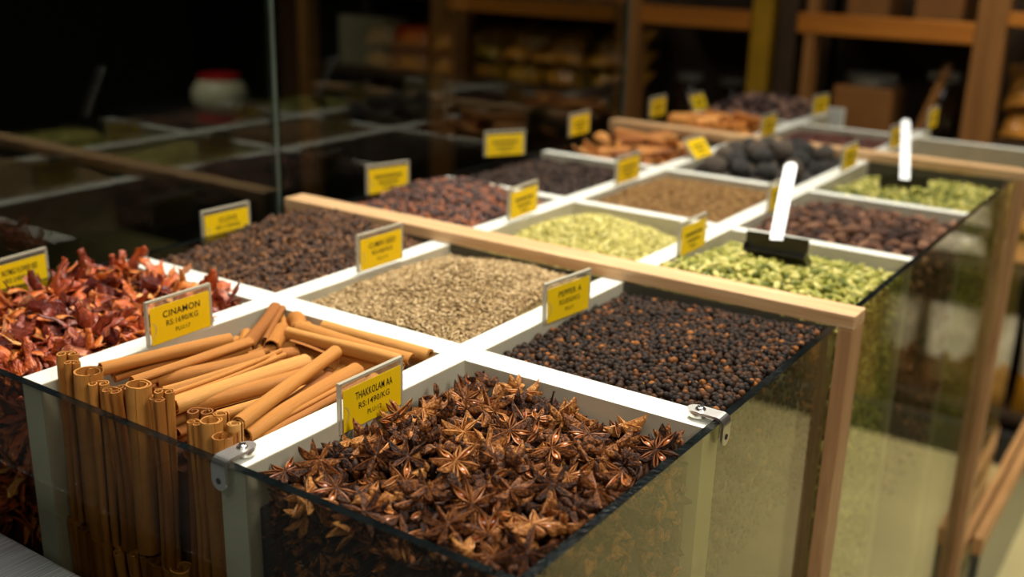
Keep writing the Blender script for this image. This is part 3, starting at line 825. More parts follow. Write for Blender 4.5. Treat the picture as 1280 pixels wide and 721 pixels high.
for j in range(46):                          # the pile underneath
    x = random.uniform(XB+W1+.012, -W1-.012); y = random.uniform(-.185, -.02); a = random.gauss(1.75, .35) if random.random() < .7 else random.uniform(0, 3.1)
    l = random.uniform(.05, .062); d = Vector((math.cos(a), math.sin(a), 0))*l; z = random.uniform(-.034, -.013)
    A = Vector((x, y, z))-d; B = Vector((x, y, z+random.uniform(-.005, .005)))+d; R = random.uniform(.005, .0075)
    for v in (A, B): v.x = min(max(v.x, XB+W1+R), -W1-R); v.y = min(max(v.y, -.200), -.0128-R)
    if (B-A).length < .05: continue
    stick(A, B, R, random.choice((0, 1, 3, 4, 2)), random.uniform(0, 6.3), 'cinnamon stick half hidden under the others in the cinnamon bin', 'covered cinnamon sticks in the pile')
x0, x1 = COLX[1]; y0, y1 = ROWY[0]
o = MB().add(*heap_base(x0, x1, -.203, y1, lambda x, y: -.04, 0, 4, 4)).build('cinnamon_pile', cin_d); tag(o, 'brown mass of cinnamon below the visible sticks', 'cinnamon', None, 'stuff')

# cinnamon bark in the middle case, orange sticks in the far case
bark_m = varied('cassia_bark', [(0, S(120, 66, 28)), (.4, S(170, 104, 48)), (.75, S(206, 140, 72)), (1, S(226, 168, 100))], 'obj', .65, .3, 2.2, .2, .4, 6., (5, 5, 2), .01)
BK = [quill_mesh('open', 40+i, bark_m, .12, 8, .5, .14) for i in range(3)]
x0, x1 = COLX[0]; y0, y1 = ROWY[4]
for j in range(46):
    lay = j/46; x = random.uniform(x0+.03, x1-.03); y = random.uniform(y0+.03, y1-.03); a = random.uniform(0, PI); l = random.uniform(.03, .05)
    d = Vector((math.cos(a)*l, math.sin(a)*l, random.uniform(-.006, .006))); c = Vector((x, y, -.02+.034*lay*bump2(x, y, -.3, .86, .11, .11)))
    R = random.uniform(.008, .013); A = c-d; B = c+d
    for v in (A, B): v.x = min(max(v.x, x0+R), x1-R); v.y = min(max(v.y, y0+R), y1-R)
    Rm = rot_from(B-A, (0, 0, 1)) @ Matrix.Rotation(random.choice((0, PI))+PI/2*0+random.uniform(-.5, .5)-PI/2, 3, 'Z')
    o = inst('cinnamon_bark', random.choice(BK), mat4(A, Rm, (R, R, (B-A).length)))
    tag(o, 'curled tan cinnamon bark piece in the back left bin before the far pine rail', 'cinnamon bark', 'cinnamon bark pieces')
o = MB().add(*heap_base(x0, x1, y0, y1, lambda x, y: -.03, 0, 4, 4)).build('cinnamon_bark_pile', cin_d); tag(o, 'cinnamon bark packed below the visible pieces', 'cinnamon bark', None, 'stuff')
or_m = varied('orange_cinnamon', [(0, S(160, 88, 30)), (.5, S(206, 132, 56)), (1, S(232, 168, 92))], 'obj', .6, .3, 2.2, .15, .3, 6., (5, 5, 2), .01)
OQ = [quill_mesh(k, 60+i, or_m, .16, 5, .2) for i, k in enumerate(('double', 'tube', 'open'))]
x0, x1 = COLX[0]; y0, y1 = ROWY[5]
for j in range(75):
    lay = j/75; x = random.uniform(x0+.02, x1-.02); y = random.uniform(y0+.02, y1-.02); a = random.gauss(.4, .6); l = random.uniform(.025, .04)
    d = Vector((math.cos(a)*l, math.sin(a)*l, random.uniform(-.006, .006))); c = Vector((x, y, -.02+.044*lay*bump2(x, y, -.27, 1.1, .12, .12)))
    R = random.uniform(.006, .009); A = c-d; B = c+d
    for v in (A, B): v.x = min(max(v.x, x0+R), x1-R); v.y = min(max(v.y, y0+R), y1-R)
    if (B-A).length < .02: continue
    o = inst('cinnamon_stick', random.choice(OQ), mat4(A, rot_from(B-A, (0, 0, 1)), (R, R, (B-A).length)))
    tag(o, 'orange cinnamon stick in the far heap just beyond the far pine rail', 'cinnamon stick', 'orange cinnamon sticks in the far case')
o = MB().add(*heap_base(x0, x1, y0, y1, lambda x, y: -.03, 0, 4, 4)).build('cinnamon_pile', cin_d); tag(o, 'cinnamon packed below the visible orange sticks', 'cinnamon', None, 'stuff')


# ------------------------------------------------------------------ star anise
def carpel(L, w, d, opening, seed, droop=0.):
    """one boat-shaped pod along +X, split open along its top edge"""
    st = [(.06, .30, .25), (.18, .55, .55), (.32, .85, .85), (.48, 1., 1.), (.64, .92, .92), (.78, .70, .72), (.90, .40, .46), (1.0, .07, .10)]
    V = []; F = []; I = []; r = random.Random(seed); a1 = r.uniform(.9, 1.1); n = 10
    for q, (t_, fw, fd) in enumerate(st):
        hw = w*fw*a1; dd = d*fd; op = opening*w*fw*(math.sin(PI*min(1, t_*1.05))**.6)
        zt = .10*d+.22*d*max(0, t_-.6)**1.3*2.2-droop*t_*t_*L
        x = t_*L; k = lambda s_: 1+.30*mnoise.noise(Vector((x*420, s_*3, seed*1.7)))
        pts = [(-op, zt), (-hw*k(1), zt-.42*dd), (-hw*.62*k(2), zt-.80*dd), (0, zt-dd*k(3)), (hw*.62*k(4), zt-.80*dd), (hw*k(5), zt-.42*dd), (op, zt),
               (op*.55, zt-.05*d), (hw*.45, zt-.5*dd), (0, zt-.72*dd)]
        pts = pts+[(-hw*.45, zt-.5*dd), (-op*.55, zt-.05*d)]
        n = len(pts)
        V += [(x, y, z) for y, z in pts]
        if q:
            for k_ in range(n):
                a = (q-1)*n+k_; b = (q-1)*n+(k_+1) % n
                F.append((a, a+n, b+n, b)); I.append(0 if k_ < 6 else (2 if k_ in (6, 11) else 1))
    F.append(tuple(range(n))); I.append(0); F.append(tuple(range((len(st)-1)*n, len(st)*n))[::-1]); I.append(0)
    return V, F, I


an_out = varied('star_anise_husk', [(0, S(38, 20, 11)), (.24, S(74, 40, 19)), (.5, S(118, 68, 29)), (.75, S(156, 96, 42)), (1, S(190, 130, 66))], 'obj', .62, .28, 420, .75, 1., 600, None, .002)
an_in = varied('star_anise_inside', [(0, S(96, 44, 16)), (.5, S(140, 70, 25)), (1, S(186, 106, 42))], 'obj', .40, .5, 300, .25, .2, 500)
an_rim = varied('star_anise_rim', [(0, S(132, 76, 36)), (.5, S(170, 108, 54)), (1, S(206, 150, 92))], 'obj', .5, .4, 300, .25, .2, 500)
an_seed = varied('star_anise_seed', [(0, S(110, 44, 14)), (.5, S(150, 68, 22)), (1, S(196, 116, 54))], 'obj', .18, .6, 100, .05, 0)
AN_M = [an_out, an_in, an_rim]


def star(seed, kind):
    r = random.Random(seed); mb = MB(); seeds = []
    n = {'whole': 8, 'narrow': 8, 'seven': 7, 'half': 4, 'single': 1, 'pair': 2}[kind]
    for k in range(n):
        a = 2*PI*k/8+r.gauss(0, .09)
        L = r.uniform(.0135, .0172) if kind != 'narrow' else r.uniform(.0145, .017)
        op = r.choice((.22, .45, .65, .85)) if kind != 'narrow' else r.choice((.10, .18, .30))
        if kind in ('single', 'pair'): op = .7
        w = r.uniform(.0022, .0034) if kind != 'narrow' else r.uniform(.0016, .0023)
        V, F, I = carpel(L, w, r.uniform(.0054, .0074), op, seed*13+k, r.uniform(-.10, .12))
        tilt = r.gauss(-.02, .10); R = Matrix.Rotation(a, 3, 'Z') @ Matrix.Rotation(-tilt, 3, 'Y') @ Matrix.Rotation(r.gauss(0, .25), 3, 'X')
        VV = [R @ Vector(v) for v in V]; b = mb.n; mb.V.extend([tuple(v) for v in VV]); mb.n += len(VV)
        for f, i in zip(F, I): mb.F.append([q+b for q in f]); mb.I.append(i)
        if op >= .5: seeds.append((R @ Vector((L*.50, 0, -.0012)), R))
    if n > 2:
        mb.lathe([(.0006, -.0060), (.0016, -.0045), (.0017, -.0015), (.0010, .0004)], n=8)
        if r.random() < .6: mb.lathe([(.0007, -.014), (.0006, -.010), (.0011, -.0055)], n=6)
    me = mb.mesh('star_anise', AN_M)
    me.polygons.foreach_set('use_smooth', np.ones(len(me.polygons), bool)); me.update()
    try: me.set_sharp_from_angle(angle=math.radians(38))
    except Exception: pass
    return me, seeds


STARS = {k: [star(i*7+j, k) for i in range(c)] for j, (k, c) in enumerate((('whole', 5), ('narrow', 3), ('seven', 2), ('half', 3), ('single', 3), ('pair', 2)))}
sv, sf = ico(2); sv = sv*np.array([1., .62, .42])
seed_me = mesh_np('seed', sv*.0032, [3]*len(sf), [i for f in sf for i in f], an_seed, None, True)
x0, x1 = COLX[2]; y0, y1 = ROWY[0]
ha = lambda x, y: -.015+.013*bump2(x, y, .11, -.12, .07, .075)+.004*nz(x, y, 30, 11)+.006*max(0, (x-.15)/.05)*(1 if y < -.05 else .2)
LABS = {'face': 'open star anise facing up on the heap, pods spread like a wheel', 'side': 'star anise tipped on its side on the heap', 'back': 'star anise lying face down on the heap, stalk side up',
        'frag': 'broken star anise fragment lying loose on the heap', 'glass': 'star anise pressed against the front glass below the dark glass edge', 'under': 'star anise showing between the top ones, lower in the heap'}
GRP = {k: 'star anise '+g for k, g in dict(face='facing up', side='tipped on their side', back='lying face down', frag='broken fragments', glass='behind the front glass', under='lower in the heap').items()}


def put_star(kind, mode, loc, nrm, s=1., seeds=True):
    me, sd = random.choice(STARS[kind])
    R = rot_from(nrm) @ Matrix.Rotation(random.uniform(0, 6.3), 3, 'Z')
    o = inst('star_anise', me, mat4(loc, R, s)); tag(o, LABS[mode], 'star anise', GRP[mode])
    if seeds:
        for p, r_ in sd[:4]:
            q = inst('seed', seed_me, Matrix.Translation(p) @ r_.to_4x4(), o)


# some that can be picked out in the photo: wheel-like stars lying open
KEY = [((532, 608), 0.0, 'narrow', .15), ((545, 612), 0, None, 0), ((357, 589), 0, 'whole', .35), ((612, 508), 0, 'narrow', .2), ((637, 538), 0, 'whole', .3), ((570, 576), 0, 'whole', .4), ((637, 612), 0, 'narrow', .15),
       ((664, 655), 0, 'whole', .35), ((745, 612), 0, 'narrow', .5), ((735, 542), 0, 'whole', .25), ((820, 562), 0, 'whole', .2), ((500, 645), 0, 'half', .3), ((420, 610), 0, 'whole', .5), ((690, 560), 0, 'whole', .4), ((778, 590), 0, 'half', .4),
       ((655, 490), 0, 'whole', .3), ((612, 700), 0, 'narrow', .3), ((560, 655), 0, 'narrow', .3), ((470, 570), 0, 'narrow', .3), ((455, 640), 0, 'narrow', .3),
       ((580, 540), 0, 'narrow', .3), ((690, 605), 0, 'narrow', .3), ((700, 515), 0, 'narrow', .3), ((590, 630), 0, 'whole', .3), ((770, 555), 0, 'narrow', .3), ((545, 520), 0, 'narrow', .35), ((660, 690), 0, 'narrow', .3), ((400, 575), 0, 'narrow', .3), ((510, 570), 0, 'narrow', .3), ((780, 530), 0, 'whole', .3)]
used = []
for (px, _, kind, tl) in KEY:
    if kind is None: continue
    p = at(px, 2, -.002); p[2] = ha(p[0], p[1])+.0105
    p = at(px, 2, p[2])
    n_ = Vector((random.gauss(0, tl), random.gauss(0, tl)-.15, 1)); used.append((p[0], p[1]))
    put_star(kind, 'face', p, n_, 1.02)
cnt = len(used)
pts = []
for _ in range(6000):
    p = (random.uniform(x0+.012, x1-.012), random.uniform(y0+.012, y1-.012))
    if all((p[0]-q[0])**2+(p[1]-q[1])**2 > (.0185 if q in used else .0135)**2 for q in used+pts): pts.append(p)
for p in pts:
    z = ha(*p)+random.uniform(.000, .006); u = random.random()
    if u < .40: put_star(random.choice(('whole', 'whole', 'seven', 'narrow', 'half')), 'face', (*p, z), (random.gauss(0, .4), random.gauss(-.1, .4), 1), random.uniform(.85, 1.05))
    elif u < .60:
        a = random.uniform(0, 6.3); put_star(random.choice(('whole', 'seven', 'half')), 'side', (*p, z+.001), (math.cos(a), math.sin(a), random.uniform(.1, .6)), random.uniform(.8, 1.))
    elif u < .74: put_star(random.choice(('whole', 'seven')), 'back', (*p, z), (random.gauss(0, .4), random.gauss(0, .4), -1), random.uniform(.85, 1.05), False)
    else: put_star(random.choice(('half', 'single', 'pair', 'half')), 'frag', (*p, z+.002), (random.gauss(0, .6), random.gauss(0, .6), 1), random.uniform(.9, 1.1))
for p in poisson(x0+.008, x1-.008, y0+.009, y1-.008, .0125, 120):
    put_star(random.choice(('single', 'pair', 'half', 'single')), 'frag', (*p, ha(*p)+random.uniform(.002, .0075)), (random.gauss(0, .7), random.gauss(0, .7), .8), random.uniform(.65, .95))
und = poisson(x0+.013, x1-.013, y0+.013, y1-.013, .0155, 110)
for p in und:
    put_star(random.choice(('whole', 'seven', 'half')), 'under', (*p, ha(*p)-.009), (random.gauss(0, .6), random.gauss(0, .6), random.choice((1, -1))), 1., False)
gl = 0
for _ in range(3000):                        # pressed against the front glass
    if gl >= 85: break
    p = (random.uniform(x0+.012, x1-.012), random.uniform(-.13, -.022))
    if all((p[0]-q[0])**2+(p[1]-q[1])**2 > .0125**2 for q in used[cnt:]):
        used.append(p); gl += 1
        put_star(random.choice(('whole', 'seven', 'half', 'narrow', 'whole')), 'glass', (p[0], -.2170+random.uniform(0, .003), p[1]), (random.gauss(0, .5), -1 if random.random() < .75 else 1, random.gauss(0, .5)), random.uniform(.85, 1.), random.random() < .6)
# the rest of the bin as one mass: broken pods below the top layer and along the side glass
cv, cf, ci = carpel(.015, .0032, .0066, .5, 3)
cvn = np.array(cv)-np.array([.0075, 0, -.003])
Pn = np.concatenate([scatter(x0, x1, y0, y1, 420, lambda x, y: ha(x, y)-.004, .002, .008), wall_scatter_x(x1-.0065, y0+.009, y1-.009, -.24, ha(.2, -.1), 900),
                     np.stack([rng.uniform(x0+.009, x1-.009, 420), -.2145+rng.uniform(-.003, .004, 420), rng.uniform(-.15, -.02, 420)], 1)])
Vn, Sn, Ln = grains((cvn, cf), Pn, 1., .12, 1.2)
o = stuff('star_anise_pods', 'loose star anise pods packed under and beside the whole stars', 'star anise', [(Vn, Sn, Ln)], heap_base(x0, x1-.008, y0+.008, y1, ha, .014),
          [varied('star_anise_grain', [(0, S(34, 18, 10)), (.4, S(70, 38, 18)), (.75, S(116, 66, 30)), (1, S(164, 104, 52))], 'isl', .6, .3, 420, .5, .8, 420), matte('star_anise_body', S(30, 16, 10), .9, nscale=200, namt=.5)])  # loose pods toned darker, crevice shade put into their colour


# ------------------------------------------------------------------ mace (nutmeg flower)
def mace(seed):
    """leathery net of split, curling straps joined at one end"""
    r = random.Random(seed); mb = MB(); n = r.choice((3, 4, 4, 5))
    for k in range(n):
        L = r.uniform(.016, .028); w0 = r.uniform(.0030, .0056); a0 = (k-(n-1)/2)*r.uniform(.28, .5)+r.gauss(0, .1)
        pos = Vector((0, (k-(n-1)/2)*.0022, 0)); yaw = a0; pit = r.uniform(-.2, .7); curl = r.uniform(-70, 30); tw = r.gauss(0, 18); tws = 0.; ns = 10
        rows = []
        for s in range(ns+1):
            t_ = s/ns; d = Vector((math.cos(yaw)*math.cos(pit), math.sin(yaw)*math.cos(pit), math.sin(pit)))
            side = d.cross(Vector((0, 0, 1))).normalized(); up = side.cross(d)
            sd = side*math.cos(tws)+up*math.sin(tws); w = w0*(1.25-.4*t_)*(1+.3*math.sin(9*t_+seed+k)) if t_ < .9 else w0*.62
            nn = sd.cross(d)
            c = .0012*math.sin(PI*.5)+0
            rows.append([pos-sd*w, pos-sd*w*.4+nn*.0011, pos+sd*w*.4+nn*.0011, pos+sd*w, pos+sd*w*.4+nn*.0002, pos-sd*w*.4+nn*.0002])
            pos = pos+d*(L/ns); pit += math.radians(curl/ns*1.6)+r.gauss(0, .05); yaw += r.gauss(0, .10); tws += math.radians(tw/ns*2)
        V = [v for row in rows for v in row]; F = []
        for s in range(ns):
            for q in range(6):
                a = s*6+q; b = s*6+(q+1) % 6; F.append((a, b, b+6, a+6))
        F.append((5, 4, 3, 2, 1, 0)); F.append(tuple(ns*6+q for q in range(6)))
        mb.add(V, F)
    me = mb.mesh('mace_blade', mace_m, True)
    return me


mace_m = varied('mace_skin', [(0, S(90, 32, 14)), (.25, S(150, 56, 22)), (.5, S(194, 88, 30)), (.8, S(216, 122, 46)), (1, S(226, 164, 92))], 'obj', .42, .5, 110, .40, .9, 200, (1, 3, 3), .002, coat=.2)
mauve_m = varied('mace_mauve_skin', [(0, S(98, 34, 28)), (.5, S(146, 66, 50)), (.85, S(172, 90, 60)), (1, S(208, 146, 96))], 'obj', .42, .5, 110, .40, .9, 200, (1, 3, 3), .002, coat=.15)
MC = [mace(s) for s in range(8)]


def mace_petal(seed):
    """broad cupped piece of the aril"""
    r = random.Random(seed); V = []; F = []; nx, ny = 9, 7
    for i in range(nx+1):
        for j in range(ny+1):
            u = i/nx; v = j/ny-.5; w = .0066*math.sin(PI*(.12+.82*u))**.7*(1+.35*math.sin(u*7+seed))
            V.append((.024*(u-.5), v*2*w, .0065*(v*2)**2*(1+.4*math.sin(seed))+.004*math.sin(u*4+seed)-.006*mnoise.noise(Vector((u*3.5, v*4, seed*3.3)))))
    for i in range(nx):
        for j in range(ny):
            a = i*(ny+1)+j; F.append((a, a+1, a+ny+2, a+ny+1))
    k = len(V); V += [(x, y, z-.0012) for x, y, z in V[:k]]; F += [tuple(q+k for q in f[::-1]) for f in F[:]]
    return mesh_np('mace_petal', V, [len(f) for f in F], [i for f in F for i in f], mauve_m, None, True)


MP = [mace_petal(s) for s in range(4)]
x0, x1 = COLX[0]; y0, y1 = ROWY[0]
hm = lambda x, y: -.012+.014*bump2(x, y, -.335, -.10, .06, .06)+.012*bump2(x, y, -.28, -.16, .05, .05)+.003*bump2(x, y, -.29, -.05, .06, .04)
for lay in range(3):
    for (x, y) in poisson(x0+.014, x1-.012, y0+.012, y1-.012, (.0125, .0145, .016)[lay], 150):
        pet = random.random() < .25
        nrm = (random.gauss(0, .45), random.gauss(0, .45), random.choice((1, 1, -1)))
        z = hm(x, y)+(.003, -.005, -.012)[lay]+random.uniform(0, .005)
        o = inst('dried_mace', random.choice(MP if pet else MC), mat4((x, y, z), rot_from(nrm), random.uniform(.8, 1.15)))
        if lay == 0: tag(o, 'dull mauve cupped mace petal on the top of the mace heap' if pet else 'orange red curled mace blade on the top of the mace heap', 'mace', 'mauve mace petals on top' if pet else 'orange red mace blades on top')
        else: tag(o, 'dull mauve mace petal lying below the top pieces of the mace heap' if pet else 'orange red mace blade lying below the top pieces of the mace heap', 'mace', 'mauve mace petals lower down' if pet else 'mace blades lower down')
k = 0
for _ in range(2000):
    if k >= 70: break
    p = (random.uniform(x1-.11, x1-.012), random.uniform(-.14, -.02)); k += 1
    o = inst('dried_mace', random.choice(MC), mat4((p[0], -.213+random.uniform(-.001, .004), p[1]), rot_from((random.gauss(0, .4), -1, random.gauss(0, .4))), random.uniform(.7, .95)))
    tag(o, 'dark mace blade seen through the front glass at the left edge', 'mace', 'mace blades behind the front glass')
o = MB().add(*heap_base(x0, x1, y0+.014, y1, hm, .016, 12, 12)).build('mace_heap', matte('mace_body', S(90, 34, 22), .8, nscale=120, namt=.5)); tag(o, 'red brown mass of mace below the visible blades', 'mace', None, 'stuff')


# ------------------------------------------------------------------ steel scoops
def scoop(pl, tilt, hd, label, twist=0.):
    """square-backed scoop pushed into the pods: pan, back wall, strap handle"""
    c = Vector(pl)
    R0 = empty('scoop', c, label, 'scoop', 'steel scoops in the cardamom', (0, 0, tilt))
    w, h = .031, .019
    MB().box((-w, 0, -h), (w, .0012, 0)).build('back_wall', MT['scoop_dark'], R0)
    p = MB(); p.box((-w, .0013, -h), (w, .075, -h+.0012)); p.box((-w, .0013, -h+.0013), (-w+.0012, .06, -.011)); p.box((w-.0012, .0013, -h+.0013), (w, .06, -.011))
    po = p.build('pan', MT['scoop_dark'], R0); po.rotation_euler = (math.radians(-34), 0, 0)
    d = Vector(hd); n = 18; ts = list(np.linspace(0, .93, 9))+[.93+.07*math.sin(PI/2*k/10) for k in range(1, 11)]; tc, tsn = math.cos(twist), math.sin(twist); mb = MB(); V = []; F = []
    for i in range(n+1):
        t_ = ts[i]; q = Vector((0, -.0032, -.004))+d*t_+Vector((0, -.001*math.sin(PI*t_), 0)); hw = .0064 if t_ < .93 else .0064*math.sqrt(max(.02, 1-((t_-.93)/.07)**2))
        V += [q+Vector((-hw*tc, -hw*tsn, 0)), q+Vector((hw*tc, hw*tsn, 0)), q+Vector((hw*tc, hw*tsn+.0016, 0)), q+Vector((-hw*tc, -hw*tsn+.0016, 0))]
    for i in range(n):
        for k in range(4):
            a = i*4+k; b = i*4+(k+1) % 4; F.append((a, b, b+4, a+4))
    F.append((3, 2, 1, 0)); F.append((n*4, n*4+1, n*4+2, n*4+3))
    mb.add(V, F).build('handle', MT['scoop'], R0)
    return R0


a = at((972, 294), 1, .375); scoop(a, math.radians(3), (-.003, .034, .071), 'steel scoop standing in the near green cardamom, handle leaning right', math.radians(20))
a = at((1131, 220), 1, .86); scoop(a, math.radians(22), (-.004, .036, .075), 'steel scoop standing upright in the far green cardamom')

# ------------------------------------------------------------------ shelving, jars and bags behind
def shelf_unit(name, label, posts, rails, boards, y0=2.03, y1=2.36, back=True, x=(0, 0)):
    R0 = empty(name, ((x[0]+x[1])/2, y0, FZ), label, 'shelving'); inv = Matrix.Translation((-(x[0]+x[1])/2, -y0, -FZ))
    def fin(o): o.matrix_parent_inverse = inv
    for (a, b, m) in posts:
        fin(MB().box((a, y0, FZ), (b, y0+.05, 1.2)).build('post', MT[m], R0, bevel=.003))
    for (a, b, z0, z1) in rails: fin(MB().box((a, y0-.004, z0), (b, y0+.02, z1)).build('rail', MT['shelf_wood'], R0, bevel=.003))
    for (a, b, z) in boards: fin(MB().box((a, y0+.052, z-.02), (b, y1, z)).build('shelf_board', MT['shelf_dark'], R0))
    if back: fin(MB().box((x[0], y1+.001, FZ), (x[1], y1+.02, 1.2)).build('back_panel', MT['shelf_dark'], R0))
    return R0


shelf_unit('wooden_shelf', 'open wooden shelving at the right rear with amber rail and thick post', [(-.085, -.02, 'shelf_post'), (-.475, -.45, 'shelf_post'), (.62, .68, 'shelf_post'), (1.35, 1.41, 'shelf_post')],
           [(-.496, -.086, .095, .142), (-.019, .619, .14, .17)], [(-.47, -.09, -.155), (-.47, -.09, .12), (-.02, 1.4, -.125), (-.02, 1.4, -.42), (-.02, 1.4, -.78), (-.02, 1.4, .15)], x=(-.495, 1.41))
shelf_unit('wooden_shelf', 'dim wooden shelving at the rear middle with the mustard post', [(-.615, -.565, 'yellow_post'), (-.545, -.50, 'shelf_dark'), (-1.0, -.93, 'shelf_post')],
           [(-.928, -.62, .092, .138)], [(-.93, -.56, -.20), (-.93, -.56, .10)], x=(-1.0, -.52))
shelf_unit('wooden_shelf', 'dark wooden shelving at the rear left seen through the glass partition', [(-1.64, -1.58, 'shelf_post'), (-2.2, -2.15, 'shelf_post')],
           [(-1.575, -1.005, .09, .13)], [(-2.2, -1.005, -.12), (-2.2, -1.005, .13)], x=(-2.2, -1.004))
for o in list(C.objects):                     # plinth under the right shelving
    pass
R0 = MB().box((-.0, 2.0, FZ), (1.41, 2.028, -.80)).build('trim_1', MT['black']); tag(R0, kind='structure')


def bag_mesh(seed, w, h, t, mats, split=None):
    r = random.Random(seed); nx, nz_ = 12, 14; V = []; F = []; I = []
    for side in (-1, 1):
        b = len(V)
        for j in range(nz_+1):
            for i in range(nx+1):
                u = i/nx*2-1; v = j/nz_; prof = (1-u**4)**.5*(math.sin(PI*min(1, v*.92+.08))**.6)*(1.15-.5*v)
                nn = .22*mnoise.noise(Vector((u*3, v*4, seed)))+.12*mnoise.noise(Vector((u*8, v*9, seed)))
                V.append((u*w/2*(1-.08*math.sin(PI*v)+.03*nn), side*t/2*prof*(1+nn), v*h*(1-.03*abs(u))))
        for j in range(nz_):
            for i in range(nx):
                a = b+j*(nx+1)+i; f = (a, a+1, a+nx+2, a+nx+1); F.append(f if side < 0 else f[::-1])
                I.append(1 if split is not None and (j+.8*math.sin(i*1.1+seed))/nz_ > split else 0)
    return mesh_np('bag', V, [len(f) for f in F], [i for f in F for i in f], mats, I, True)


def bagmat(name, col, rough=.25): return matte(name, col, rough, spec=.8, nscale=18, namt=.35, bump=.8, bscale=22, dist=.01)


B_Y = bagmat('yellow_bag', S(196, 140, 30)); B_O = bagmat('golden_bag', S(196, 136, 60), .14); B_W = bagmat('clear_white_bag', S(206, 198, 178), .15); B_B = bagmat('brown_bag', S(104, 60, 30)); B_G = bagmat('olive_bag', S(140, 120, 40))


def bag(seed, c, w, h, t, mats, split, rot, label, group):
    o = inst('bag', bag_mesh(seed, w, h, t, mats, split), mat4(c, Euler(rot).to_matrix()))
    return tag(o, label, 'bag', group)


k = 0                                         # yellow bags on the shelf behind the partition
for j in range(6):
    for l in range(3):
        x = -1.53+j*.098+random.uniform(-.008, .008); k += 1
        bag(k, (x, 2.17+random.uniform(-.01, .01), -.118+l*.056), .088, .12, .05, [random.choice((B_Y, B_Y, B_G, B_O))], None, (math.radians(88)*0+math.radians(-62), random.gauss(0, .08), 0),
            'yellow bag in the stack on the dark rear shelf, %s layer' % ('bottom', 'middle', 'top')[l], 'yellow bags, %s layer' % ('bottom', 'middle', 'top')[l])
for l, (z, n, zz) in enumerate(((-.123, 8, .14), (-.418, 8, .15))):
    for j in range(n):
        for f in range(2):
            k += 1; bag(k, (.05+j*.145+random.uniform(-.01, .01), 2.14, z+f*.075), .13, .13, .06, [random.choice((B_O, B_Y, B_O)) if l == 0 else random.choice((B_O, B_W, B_Y, B_O))], None, (math.radians(-40), random.gauss(0, .08), 0),
                        'shiny golden bag on the %s shelf at the far right, %s of its pile' % (('upper', 'middle')[l], ('bottom', 'top')[f]), 'golden bags on the %s right shelf, %s' % (('upper', 'middle')[l], ('bottom', 'top')[f]))
for j in range(9):
    k += 1; bag(k, (.03+j*.145, 2.13+random.uniform(-.01, .01), -.778), .125, .24, .07, [random.choice((B_Y, B_O, B_Y, B_B)), B_W], .42, (0, 0, random.gauss(0, .15)),
                'upright white topped bag with yellow contents on the lowest right shelf', 'white topped bags on the lowest right shelf')

# jars and boxes on the right shelf
carton = matte('brown_carton', S(120, 78, 34), .7, nscale=9, namt=.25); lidm = matte('grey_lid', S(110, 108, 100), .35, nscale=14, namt=.2); jarm = matte('dark_jar', S(46, 30, 18), .2, spec=.7, nscale=10, namt=.4)
R0 = empty('storage_jar', (-.335, 2.14, -.155), 'large square brown jar with grey lid on the rear shelf, under the amber rail', 'jar'); inv = Matrix.Translation((.335, -2.14, .155))
t = MB().box((-.41, 2.09, -.153), (-.262, 2.23, -.03)).build('body', carton, R0, bevel=.008); t.matrix_parent_inverse = inv
t = MB().lathe([(.062, -.0295), (.064, -.026), (.064, -.004), (.058, 0)], (-.336, 2.16, 0), 28).build('lid', lidm, R0); t.matrix_parent_inverse = inv
R0 = empty('storage_jar', (-.165, 2.16, -.155), 'dark glass jar with grey lid on the rear shelf, next to the thick post', 'jar'); inv = Matrix.Translation((.165, -2.16, .155))
t = MB().lathe([(.03, -.153), (.043, -.15), (.045, -.03), (.036, -.015), (.034, -.005)], (-.165, 2.16, 0), 28).build('body', jarm, R0, smooth=True); t.matrix_parent_inverse = inv
t = MB().lathe([(.037, -.0045), (.038, .012), (.035, .016)], (-.165, 2.16, 0), 28).build('lid', lidm, R0); t.matrix_parent_inverse = inv
t = MB(); t.box((-.009, -.004, 0), (.009, .004, .19)); t.lathe([(.006, -.003), (.012, .0), (.013, .012), (.009, .03)], (0, 0, .17), 16)
o = t.build('wooden_spoon', MT['shelf_post'], bevel=0); o.location = (-.20, 2.086, -.150); o.rotation_euler = (0, math.radians(17), 0); tag(o, 'wooden spoon leaning before the dark jar on the rear shelf', 'spoon')
for j, (x, nm) in enumerate(((-.85, 'left'), (-.72, 'right'))):
    R0 = empty('storage_jar', (x, 2.2, -.20), 'dim jar with grey lid on the shelf left of the mustard post, the %s one' % nm, 'jar'); inv = Matrix.Translation((-x, -2.2, .20))
    t = MB().lathe([(.03, -.198), (.045, -.19), (.045, -.09), (.036, -.07)], (x, 2.2, 0), 24).build('body', jarm, R0, smooth=True); t.matrix_parent_inverse = inv
    t = MB().lathe([(.038, -.0695), (.038, -.05), (.034, -.046)], (x, 2.2, 0), 24).build('lid', lidm, R0); t.matrix_parent_inverse = inv
# brown cartons on the top board
for (xa, xb, lab) in ((-.40, -.30, 'brown carton above the amber rail, left one'), (-.24, -.13, 'darker brown carton above the amber rail, right one')):
    o = MB().box((xa, 2.10, .122), (xb, 2.25, .26)).build('carton', carton, bevel=.004); tag(o, lab, 'carton')
